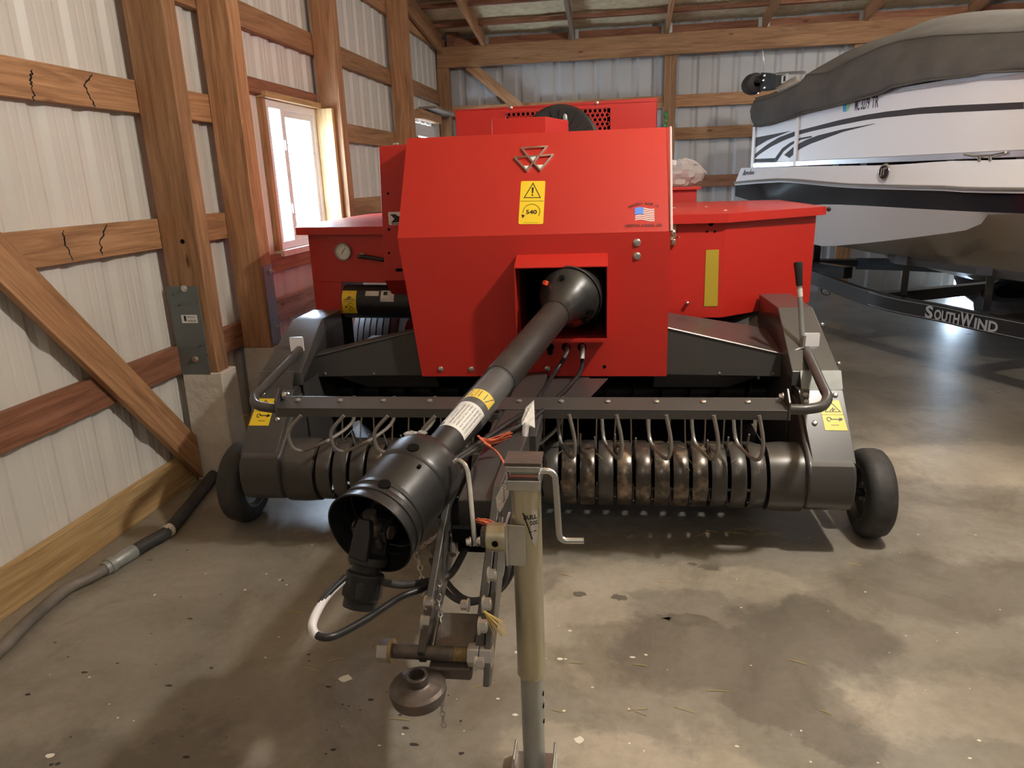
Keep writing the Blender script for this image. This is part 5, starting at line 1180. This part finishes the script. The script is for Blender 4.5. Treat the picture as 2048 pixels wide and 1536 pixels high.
tw2=thing('orange_twine','frayed orange twine bundle lying on the drawbar beside the jack tube','twine',(B.matrix_world@bl(985,1050,y=-1.36)))
strands(tw2,[bl(955,1040,y=-1.46),bl(972,1045,y=-1.48),bl(992,1052,y=-1.50),bl(1012,1056,y=-1.51)],14,.0018,.008,nm='twine_tail')
strands(tw2,[bl(985,1048,y=-1.50),bl(998,1058,y=-1.51),bl(1015,1050,y=-1.52),bl(1020,1062,y=-1.52)],12,.0015,.009,nm='twine_knot')

# ================================================================= BOAT, COVER, TRAILER
BT=thing('deck_boat','white, beige and black deck boat standing on a trailer along the right side','boat',BT0,TB)
def bo(mb,name,m,parent=None,**k): return mb.build(name,m,parent or BT,**k)
CL=-1.22      # centre line in boat y (outboard positive)
def ext(pts,s_end=-3.6,bowto=None):
    """boat-space polyline ordered bow -> stern, extended to the stern"""
    p,q=pts[-2],pts[-1]; d=(q-p); t=(s_end-q.x)/(d.x if abs(d.x)>1e-6 else -1); e=V((s_end,q.y,q.z)); return pts+[e]
def resamp(pts,n=40):
    d=[0]
    for a,b in zip(pts,pts[1:]): d.append(d[-1]+(b-a).length)
    out=[]
    for i in range(n+1):
        s_=d[-1]*(i/n)
        for j in range(len(d)-1):
            if d[j]<=s_<=d[j+1]+1e-9: t=(s_-d[j])/max(1e-9,d[j+1]-d[j]); out.append(pts[j].lerp(pts[j+1],t)); break
    return out
def pline(spec,n=40,se=-3.6): return resamp(smoothpath(ext([bt(*a) for a in spec],se),5),n)
def byx(pts,xs):     # sample a polyline at given x (bow->stern decreasing)
    out=[]
    for x in xs:
        if x>=pts[0].x: out.append(V(pts[0])); continue
        for a,b in zip(pts,pts[1:]):
            if a.x>=x>=b.x and a.x!=b.x: out.append(a.lerp(b,(a.x-x)/(a.x-b.x))); break
        else: out.append(V((x,pts[-1].y,pts[-1].z)))
    return out
# px,py,inset
deck_top=pline([(1482,336,.04),(1550,334,.03),(1650,332,.02),(1780,330,.02),(1900,322,.02),(2048,318,.02)])
rub=pline([(1470,366,.0),(1530,361,.0),(1580,360,.0),(1700,370,.0),(1900,375,.0),(2048,379,.0)])
blk0=pline([(1471,371,.015),(1530,366,.015),(1580,366,.015),(1700,375,.015),(1900,382,.015),(2048,386,.015)])
blk1=pline([(1470,392,.06),(1500,401,.06),(1540,412,.06),(1600,411,.06),(1650,409,.05),(1720,411,.05),(1900,421,.04),(2048,427,.03)])
wht=pline([(1500,412,.25),(1560,450,.25),(1625,489,.22),(1700,489,.20),(1850,472,.16),(1960,455,.10),(2048,428,.05)])
st1=pline([(1520,425,.6),(1600,470,.55),(1690,494,.50),(1760,506,.46),(1850,512,.42),(1950,511,.38),(2048,505,.35)])
st2=pline([(1560,455,.85),(1690,494,.80),(1800,515,.75),(1850,529,.70),(1920,542,.66),(2048,551,.60)])
keel=pline([(1600,470,1.22),(1750,505,1.22),(1850,535,1.22),(1950,560,1.22),(2048,570,1.22)])
def mir(l): return [V((p.x,2*CL-p.y,p.z)) for p in l]
def hull(name,lines,m,flip=False,solid=.006,keep=None,**k):
    mb=MB(); mb.loft(lines,flip=flip); mb.loft([mir(l) for l in lines],flip=not flip); return bo(mb,name,m,keep,solid=0,sharp=50,**k)
hl=hull('hull_side','0' and [deck_top,rub],'hullwhite')
hull('hull_band',[blk0,blk1],'hullblack',keep=hl)
hull('hull_flare',[blk1,wht],'hullwhite',keep=hl)
def stepd(l,dz=-.012,dy=-.02): return [V((p.x,p.y+dy,p.z+dz)) for p in l]
hull('hull_bottom',[wht,st1,stepd(st1,.012,-.035),st2,stepd(st2,.012,-.035),keel],'hullbeige',keep=hl)
for ml in(lambda l:l,mir):
    mb=MB(); mb.tube(ml(rub),.013,8); bo(mb,'rub_rail','alu',hl)
    mb=MB(); mb.tube(ml([V((p.x,p.y-.004,p.z-.014)) for p in rub]),.008,6); bo(mb,'rail_insert','hullwhite',hl)
mb=MB(); mb.loft([deck_top,mir(deck_top)],flip=True); 
b0=[l[0] for l in(deck_top,rub,blk0,blk1,wht,st1,st2,keel)]; b1=[V((p.x,2*CL-p.y,p.z)) for p in reversed(b0)]
mb.add(b0+b1,[tuple(range(len(b0)*2))]); e0=[l[-1] for l in(deck_top,rub,blk0,blk1,wht,st1,st2,keel)]; e1=[V((p.x,2*CL-p.y,p.z)) for p in reversed(e0)]; mb.add(e0+e1,[tuple(reversed(range(len(e0)*2)))])
bo(mb,'deck','hullwhite',hl,sharp=20)
# fence panels
zf0,zf1=1.51,1.915; off=-.035
sA=bt(1505,325,.035).x; sB=bt(1591,325,.035).x
def fpt(s,z): return V((s,off,z))
for a,b,n_ in((sA,sB+.02,'fence_panel'),(sB-.02,-3.4,'fence_panel')):
    mb=MB(); mb.bb((b,off-.01,zf0-.01),(a,off,zf1)); bo(mb,n_,'fence')
for zz_,h_ in((1.475,.028),(1.905,.02)):
    mb=MB(); mb.bb((-3.45,off-.022,zz_-h_/2),(sA,off+.012,zz_+h_/2+.01)); bo(mb,'fence_rail','alu',bevel=.003)
for s_ in(sA-.012,sB,-1.2,-2.6):
    mb=MB(); mb.bb((s_-.018,off-.02,1.46),(s_+.018,off+.014,1.915)); bo(mb,'fence_post','fence',bevel=.003)
for s_ in(sA-.15,sA-.45,sB-.12,sB-.45,sB-.72,.05,-.4,-1.0,-2,-3):
    mb=MB(); mb.bb((s_-.03,off-.02,1.44),(s_+.03,off+.0,1.465)); bo(mb,'rail_spacer','black')
# port and bow closing panels
mb=MB(); mb.bb((sA-.01,2*CL-off,zf0-.05),(sA,off,zf1)); bo(mb,'fence_panel','fence')
mb=MB(); mb.bb((-3.4,2*CL-off,zf0-.05),(sA,2*CL-off+.01,zf1)); bo(mb,'fence_panel','fence')
# graphics on the fence, drawn in the panel plane
def gp_(L): return [(bt(x,y,.035).x,bt(x,y,.035).z) for x,y in L]
gfn=lambda u,v,h:V((u,off+h,v))
def band(top,bot,n=24):
    A=resamp([V((a,b,0)) for a,b in gp_(top)],n); Bq=resamp([V((a,b,0)) for a,b in gp_(bot)],n); mb=MB()
    A=smoothpath(A,2);Bq=smoothpath(Bq,2)
    mb.loft([[gfn(p.x,p.y,.001) for p in A],[gfn(p.x,p.y,.001) for p in Bq]]); return bo(mb,'fence_graphic','graphic')
z1_=lambda L:[(1480+x/6.4,120+y/6.4) for x,y in L]
band(z1_([(165,1235),(220,1180),(350,1080),(500,990),(700,915),(950,852),(1300,762),(1600,703),(1870,660),(2048,640)])+[(1840,215),(1900,211),(2048,204)],z1_([(195,1255),(260,1200),(400,1110),(560,1030),(740,960),(950,905),(1300,830),(1600,770),(1870,735),(2048,718)])+[(1840,228),(1900,225),(2048,218)],40)
band(z1_([(160,1000),(400,955),(660,905)]),z1_([(165,1140),(350,1030),(665,903)]))
band(z1_([(165,1268),(450,1255)]),z1_([(165,1310),(465,1305)]))
band(z1_([(450,1255),(540,1130),(640,1060),(760,1000),(920,970)]),z1_([(470,1305),(560,1170),(660,1090),(780,1020),(920,990)]))
band(z1_([(565,1215),(700,1100),(840,1025),(1000,965),(1300,890),(1730,812)]),z1_([(635,1255),(760,1145),(900,1075),(1050,1020),(1320,920),(1730,818)]))
# registration stickers and lettering
for L,m_ in(([(1318,565),(1365,550),(1365,660),(1318,665)],'teal'),([(1365,550),(1415,545),(1405,600),(1385,655),(1365,655)],'lime')):
    mb=MB(); mb.prism(gp_(z1_(L)),gfn,0,.001); bo(mb,'registration_sticker',m_)
gmir=lambda u,v,h:V((-u,off+.001+h,v))
mb=MB(); a=bt(1480+1500/6.4,120+575/6.4,.035)
for i,(tx,xx,wd_) in enumerate((('MC',1505,.046),('3279',1607,.078),('TR',1732,.062))):
    a=bt(1480+xx/6.4,120+ (575-20*i)/6.4,.035); put_text(mb,tx,lambda u,v,h:V((a.x-u,off+.0015,a.z+v)),0,-.035,.105,0,.02,width=wd_)
bo(mb,'registration_text','graphic')
# maker script near the bow and round badge amidships
mb=MB(); a=bt(1498,346,.03); put_text(mb,'Aruba',lambda u,v,h:V((a.x-u,a.y+.012+(h),a.z+v)),0,-.03,.085,0,.03,width=.17,slant=.25); bo(mb,'boat_lettering','graphic',hl)
a=bt(1772,344,.0); mb=MB(); mb.prism([(.048*cos(t)*(1.0),.055*sin(t)*(1-.08*cos(3*t))) for t in [2*pi*i/28 for i in range(28)]],lambda u,v,h:V((a.x-u,a.y+.010+h,a.z+v)),0,.010); bd=bo(mb,'hull_badge','chrome',hl,bevel=.003)
mb=MB(); mb.prism([(.037*cos(t),.043*sin(t)) for t in [2*pi*i/24 for i in range(24)]],lambda u,v,h:V((a.x-u,a.y+.021+h,a.z+v)),0,.0015); bo(mb,'badge_field','hullblack',bd)
mb=MB(); gb=lambda u,v,h:V((a.x-u,a.y+.023+h,a.z+v))
for L in([(-.022,-.02),(-.012,-.02),(-.008,.022),(-.018,.022)],[(.0,-.02),(.009,-.02),(.009,.018),(.0,.018)],[(-.002,.018),(.028,.022),(.028,.030),(-.002,.026)],[(-.028,-.028),(-.006,-.026),(-.006,-.02),(-.028,-.022)]): mb.prism(L,gb,0,.002)
bo(mb,'badge_mark','chrome',bd)
# cleat
a=bt(1972,311,.02); mb=MB(); mb.tube([a+V((.13,.015,.012)),a+V((.06,.015,.0)),a+V((-.06,.015,.0)),a+V((-.13,.015,.012))],.008,8)
for s_ in(-.035,.035): mb.cyl(a+V((s_,.015,0)),a+V((s_,.0,-.03)),.009,8)
bo(mb,'boat_cleat','chrome',hl)
# --- canvas cover
low=[(1508,252,-.0),(1524,253,-.01),(1560,242,-.01),(1608,226,-.01),(1640,219,-.01),(1700,204,-.01),(1768,186,-.01),(1778,176,-.01),(1800,172,-.01),(1860,160,-.01),(1930,154,-.01),(1960,146,-.01),(2048,142,-.01)]
mid=[(1508,205,-.02),(1540,196,-.02),(1560,188,.0),(1604,166,.02),(1612,150,.05),(1660,145,.08),(1700,122,.08),(1760,95,.10),(1800,82,.12),(1870,72,.12),(1950,68,.12),(2000,66,.12),(2048,64,.12)]
top=[(1510,196,.12),(1540,188,.15),(1560,180,.18),(1606,160,.2),(1613,149,.25),(1640,133,.35),(1690,105,.40),(1745,82,.45),(1800,64,.50),(1865,38,.55),(1930,26,.58),(1990,20,.6),(2048,19,.62)]
cv=thing('boat_cover','grey brown canvas cover draped over the deck boat','boat cover',BT0,TB)
Lw=resamp(ext([bt(*a) for a in low]),110); Md=resamp(ext([bt(*a) for a in mid]),110); Tp=resamp(ext([bt(*a) for a in top]),110)
def lerpl(a,b,t,amp=0,fr=5,bul=0): return [p.lerp(q,t)+V((0,amp*noise.noise(V((p.x*fr,t*4,1.3)))+bul,amp*.5*noise.noise(V((p.x*fr*.7,t*5,7.3))))) for p,q in zip(a,b)]
rows=[Lw]+[lerpl(Lw,Md,t,.022,6,.020*sin(pi*t)+.008) for t in(.1,.2,.35,.5,.65,.8,.9)]+[Md]+[lerpl(Md,Tp,t,.02,4) for t in(.3,.6)]+[Tp]
ctr=[V((p.x,CL,p.z+.03)) for p in Tp]; rows+=[lerpl(Tp,ctr,.5),ctr]
rows+=[mir(r) for r in reversed(rows[:-1])]
mb=MB(); mb.loft(rows); n_=len(rows); mb.add([r[0] for r in rows],[tuple(range(n_))])
mb.build('canvas','canvas',cv,sharp=60,solid=.004,flat=False,keepn=True)
mb=MB(); mb.tube([p+V((0,.006,.0)) for p in Lw],.007,6); mb.build('cover_hem','canvas',cv)
mb=MB(); mb.tube([p+V((0,.004,.002)) for p in Md],.0045,5); mb.build('cover_seam','canvas',cv)
M['canvaslight']=mat('folded_canvas',(.38,.34,.27),.9,color2=(.50,.46,.38),bump=.5,scale=14)
mb=MB(); rr=random.Random(2); 
F_=[[bt(1480+x/6.4,120+y/6.4,o) for x,y in L] for L,o in(([(455,360),(500,340),(600,270),(700,215),(725,195)],.14),([(470,400),(560,370),(650,320),(740,280),(760,262)],.10),([(520,420),(600,400),(680,360),(760,305),(795,268)],.12))]
mb.loft(F_); mb.build('folded_flap','canvaslight',cv,solid=.008,flat=False,sharp=60)
# --- trolling motor at the bow
tm=thing('trolling_motor','folded trolling motor with dark round head on the boat bow','motor',TR@V((sA-.2,-.3,2.08))+BT0,TB); bpy.context.view_layer.update()
def tmp(mb,n_,m_): mb.v=[BT0+TR@p for p in mb.v]; return part_world(mb,n_,m_,tm)
zp=lambda x,y,o:bt(1480+x/6.4,120+y/6.4,o)
mb=MB(); c_=zp(170,310,.3); mb.lathe([(-.10,0),(-.09,.075),(-.02,.092),(.05,.09),(.07,.075),(.08,.03)],c_,V((-1,.2,0)),24); tmp(mb,'motor_head','graphic')
mb=MB(); a=zp(270,160,.3); b=zp(470,190,.3); c_=zp(440,360,.3); d=zp(250,400,.3); mb.add([a,b,c_,d]+[p+V((0,-.08,0)) for p in(a,b,c_,d)],[(3,2,1,0),(4,5,6,7),(0,1,5,4),(1,2,6,5),(2,3,7,6),(3,0,4,7)]); tmp(mb,'motor_mount','rubber')
mb=MB()
for x in(200,225,250): mb.cyl(zp(x,250,.28),zp(x+6,290,.28),.008,8)
tmp(mb,'cooling_fin','graphic')
for x,y in((315,195),(300,255),(315,350),(235,420)):
    mb=MB(); p=zp(x,y,.27); mb.ball(p,.014,1.6,.6,.8,8); tmp(mb,'mount_clip','chrome')
mb=MB(); mb.tube([zp(300,150,.3),zp(310,60,.3),zp(290,-120,.3)],.003,5); tmp(mb,'pull_cord','wire')
mb=MB(); mb.tube([zp(470,180,.3),zp(640,165,.3),zp(830,160,.3)],.012,8); tmp(mb,'motor_shaft','wire')
mb=MB(); mb.prism([(0,0),(.085,.01),(.085,-.05),(.0,-.06)],lambda u,v,h:zp(535,205,.28)+V((-u,h,v)),0,.002); tmp(mb,'mount_label','white')
mb=MB(); mb.prism([(.03,-.005),(.055,-.002),(.055,-.045),(.03,-.048)],lambda u,v,h:zp(535,205,.277)+V((-u,h+.003,v)),0,.002); tmp(mb,'label_print','ink')

# --- trailer
TRL=thing('boat_trailer','black boat trailer with silver lettering carrying the deck boat','trailer',BT0,TB)
def to(mb,n_,m_,parent=None,**k): return mb.build(n_,m_,parent or TRL,**k)
ins=.33
tops=[(1560,528,.75),(1600,535,.62),(1640,549,.46),(1680,562,.40),(1720,572,.36),(1760,580,ins),(1802,588,ins),(1900,604,ins),(2048,637,ins)]
tops=[(1560,528,.75),(1600,534,.62),(1640,545,.46),(1680,560,.40),(1720,574,.36),(1760,585,ins),(1802,595,ins),(1900,612,ins),(2048,641,ins)]
path=resamp(smoothpath(ext([bt(*a) for a in tops],-3.8),5),60)
# make the straight run level
zl=sum(p.z for p in path if p.x<.2)/max(1,len([p for p in path if p.x<.2]))
hgt=.115
def railmesh(path):
    mb=MB(); vs=[];n=len(path)
    for i,p in enumerate(path):
        t=(path[min(i+1,n-1)]-path[max(i-1,0)]); t.z=0; t.normalize(); s_=V((-t.y,t.x,0))*.03
        vs+=[p+s_,p-s_,p-s_-V((0,0,hgt)),p+s_-V((0,0,hgt))]
    fs=[]
    for i in range(n-1):
        for k in range(4): fs.append((i*4+k,(i+1)*4+k,(i+1)*4+(k+1)%4,i*4+(k+1)%4))
    fs+=[(0,1,2,3),((n-1)*4+3,(n-1)*4+2,(n-1)*4+1,(n-1)*4)]; mb.add(vs,fs); return mb
rlm=to(railmesh(path),'frame_rail','trailer',bevel=.004); to(railmesh(mir(path)),'frame_rail','trailer',bevel=.004)
for dz in(-.012,-hgt+.012):
    mb=MB(); mb.tube([p+V((0,.0315,dz)) for p in path if p.x<.9],.0016,5); to(mb,'pin_stripe','letter',rlm)
la=bt(1852,620,ins-.03); lb_=bt(1998,648,ins-.03)
mb=MB(); mid_=(la+lb_)/2; Lw_=(la-lb_).length; vx=(lb_-la).normalized(); 
lf=lambda u,v,h:V((mid_.x,0,mid_.z))+V((vx.x*u,ins*0-ins+.0335+h,vx.z*u*0+v))
lv_=path; 
def railz(x):
    for a,b in zip(path,path[1:]):
        if a.x>=x>=b.x: return a.z+(b.z-a.z)*(a.x-x)/(a.x-b.x)
    return path[-1].z
lf=lambda u,v,h:V((mid_.x-u,-ins+.0335+h,railz(mid_.x-u)-hgt/2+v))
for tx,a_,w__,sz in(('S',0,.115,.115),('OUTH',.135,.36,.092),('W',.505,.175,.115),('IND',.70,.30,.092)): put_text(mb,tx,lf,-Lw_/2+Lw_*a_,-.040,sz,.001,.035,align='l',width=Lw_*w__)
to(mb,'frame_lettering','letter',rlm)
zr=path[-20].z
for s_ in(.9,-.1,-1.6,-3.2):
    z_=railz(s_) if s_<path[0].x else path[0].z
    mb=MB(); mb.bb((s_-.04,2*CL+ins,z_-hgt),(s_+.04,-ins,z_-.03)); to(mb,'cross_member','trailer')
# tongue of the trailer toward the bow
mb=MB(); pA=path[0]; mb.bb((pA.x-.4,CL-.05,pA.z-.13),(3.1,CL+.05,pA.z-.02)); to(mb,'trailer_tongue','trailer')
mb=MB(); mb.tube([pA+V((0,0,-.05)),V((pA.x+.35,CL+.05,pA.z-.06))],.045,8); mb.tube([mir([pA])[0]+V((0,0,-.05)),V((pA.x+.35,CL-.05,pA.z-.06))],.045,8); to(mb,'tongue_brace','trailer')
mb=MB(); mb.bb((2.55,CL-.04,pA.z-.05),(2.65,CL+.04,1.25)); to(mb,'winch_post','trailer')
# bunks and their brackets
for o_ in(.62,.98):
    for ml in(lambda v:v,lambda v:V((v.x,2*CL-v.y,v.z))):
        mb=MB(); a=ml(V((1.0,-o_,.765))); b=ml(V((-3.3,-o_,.70))); mb.tube([a+V((.0,0,-.0)),b],.055,4); to(mb,'bunk_board','carpet')
for s_ in(.85,.15,-.8,-2.2):
    for o_ in(.62,):
        for ml in(lambda v:v,lambda v:V((v.x,2*CL-v.y,v.z))):
            a=ml(V((s_,-o_,railz(s_)-.05))); b=ml(V((s_,-o_,.76))); mb=MB(); mb.cyl(a,b,.032,4); to(mb,'bunk_bracket','trailer')
            mb=MB(); mb.box(b,(.12,.13,.09)); to(mb,'bracket_cap','carpet')
# trailer wheels, axles, fenders
for s_ in(-1.35,-2.2):
    for ml,dn in((lambda v:v,1),(lambda v:V((v.x,2*CL-v.y,v.z)),-1)):
        c_=ml(V((s_,-.12,.34))); mb=MB(); mb.lathe([(-.1,.20),(-.105,.28),(-.08,.33),(-.04,.34),(.04,.34),(.08,.33),(.105,.28),(.1,.20)],c_,(0,1,0),40); tw_=to(mb,'trailer_tyre','rubber')
        mb=MB(); mb.lathe([(-.08,.2),(.0,.17),(.0,0)],c_,(0,dn,0),30); mb.lathe([(.08,.2),(.05,.17),(.04,.06),(.06,0)],c_,(0,dn,0),30); mb.build('wheel_rim','galv',tw_)
    mb=MB(); mb.cyl((s_,2*CL+.2,.34),(s_,-.2,.34),.035,14); to(mb,'trailer_axle','trailer')
for ml in(lambda v:v,lambda v:V((v.x,2*CL-v.y,v.z))):
    mb=MB(); l1=[];l2=[]
    for i in range(17):
        a=pi*i/16; l1.append(ml(V((-1.775+.85*cos(a),-.0,.36+.40*sin(a)**.7)))); l2.append(ml(V((-1.775+.85*cos(a),-.25,.36+.40*sin(a)**.7))))
    mb.loft([l1,l2]); to(mb,'fender','trailer',solid=.006,flat=False)
# spare wheel and safety loop near the front of the trailer
mb=MB(); mb.lathe([(-.09,.16),(-.095,.24),(-.05,.29),(.05,.29),(.095,.24),(.09,.16),(.02,.15),(.02,.0)],V((.25,CL+.15,.48)),(0,.3,1),36); to(mb,'spare_tyre','rubber')
mb=MB(); mb.tube(smoothpath([bt(1645,572,.45),bt(1643,585,.45),bt(1652,590,.45),bt(1660,588,.45),bt(1660,578,.45),bt(1652,572,.45)],5),.005,6); to(mb,'wire_loop','black')
# plastic bag on the baler's rear box
bgc=B.matrix_world@V((.80,2.02,1.352)); bg=thing('plastic_bag','crumpled clear plastic bag lying on the far red box','bag',bgc); bpy.context.view_layer.update()
mb=MB(); rr=random.Random(11)
c_=at(1383,357,Y=5.1); 
n=22; rows=[]
for i in range(13):
    th=pi*i/12; row=[]
    for k in range(n+1):
        a=2*pi*k/n; d_=V((sin(th)*cos(a)*.155,sin(th)*sin(a)*.10,cos(th)*.085)); q=1+.38*noise.noise(V((sin(th)*cos(a)*2.2,sin(th)*sin(a)*2.2,cos(th)*2.2))*1.3); d_=d_*q; d_.z=max(d_.z,-.078); row.append(V((bgc.x-.03,bgc.y,bgc.z+.083))+d_)
    rows.append(row)
mb.loft(rows,flip=True); part_world(mb,'bag_film','bagplastic',bg,sharp=15)
mb=MB(); a=V((bgc.x-.02,bgc.y,bgc.z+.15)); mb.tube(smoothpath([a,a+V((.05,0,.02)),a+V((.12,0,-.01)),a+V((.18,0,-.07))],4),[.018]*4+[.010]*4+[.006]*5,6); part_world(mb,'bag_tail','bagplastic',bg)

# unidentified, shape guessed: long dark form lying on the floor beyond the trailer, seen under the hull
sl=thing('dark_form','long black unidentified form lying on the floor under the far side of the boat','form',TR@V((1.3,-2.9,0))+BT0,TB)
rows=[]
for i in range(17):
    t=i/16; x=-1.1+2.2*t; k=max(.05,1-abs(2*t-1)**4); rows.append([V((x,-.34*k,.40)),V((x,-.30*k,.10+.2*(1-k))),V((x,-.18*k,.02+.25*(1-k))),V((x,0,.02+.25*(1-k))),V((x,.18*k,.02+.25*(1-k))),V((x,.30*k,.10+.2*(1-k))),V((x,.34*k,.40))])
mb=MB(); mb.loft(rows); mb.build('form_body','black',sl,solid=.012,flat=False,sharp=60)
mb=MB(); mb.tube([r[0] for r in rows],.018,6); mb.tube([r[-1] for r in rows],.018,6); mb.build('form_rim','rubber',sl)

for o in list(col.objects):
    if o.parent is None and o.get('category') and not o.get('group') and o.get('kind') is None:
        g={'post':'wooden building posts','girt':'horizontal wall girts','rafter':'roof rafters','batten':'roof battens','twine':'orange twine pieces'}.get(o['category']) or ('gusset plates on the header beam' if o.name.startswith('gusset') else 'splash planks along the left wall' if o.name.startswith('splash') else None)
        if g: o['group']=g
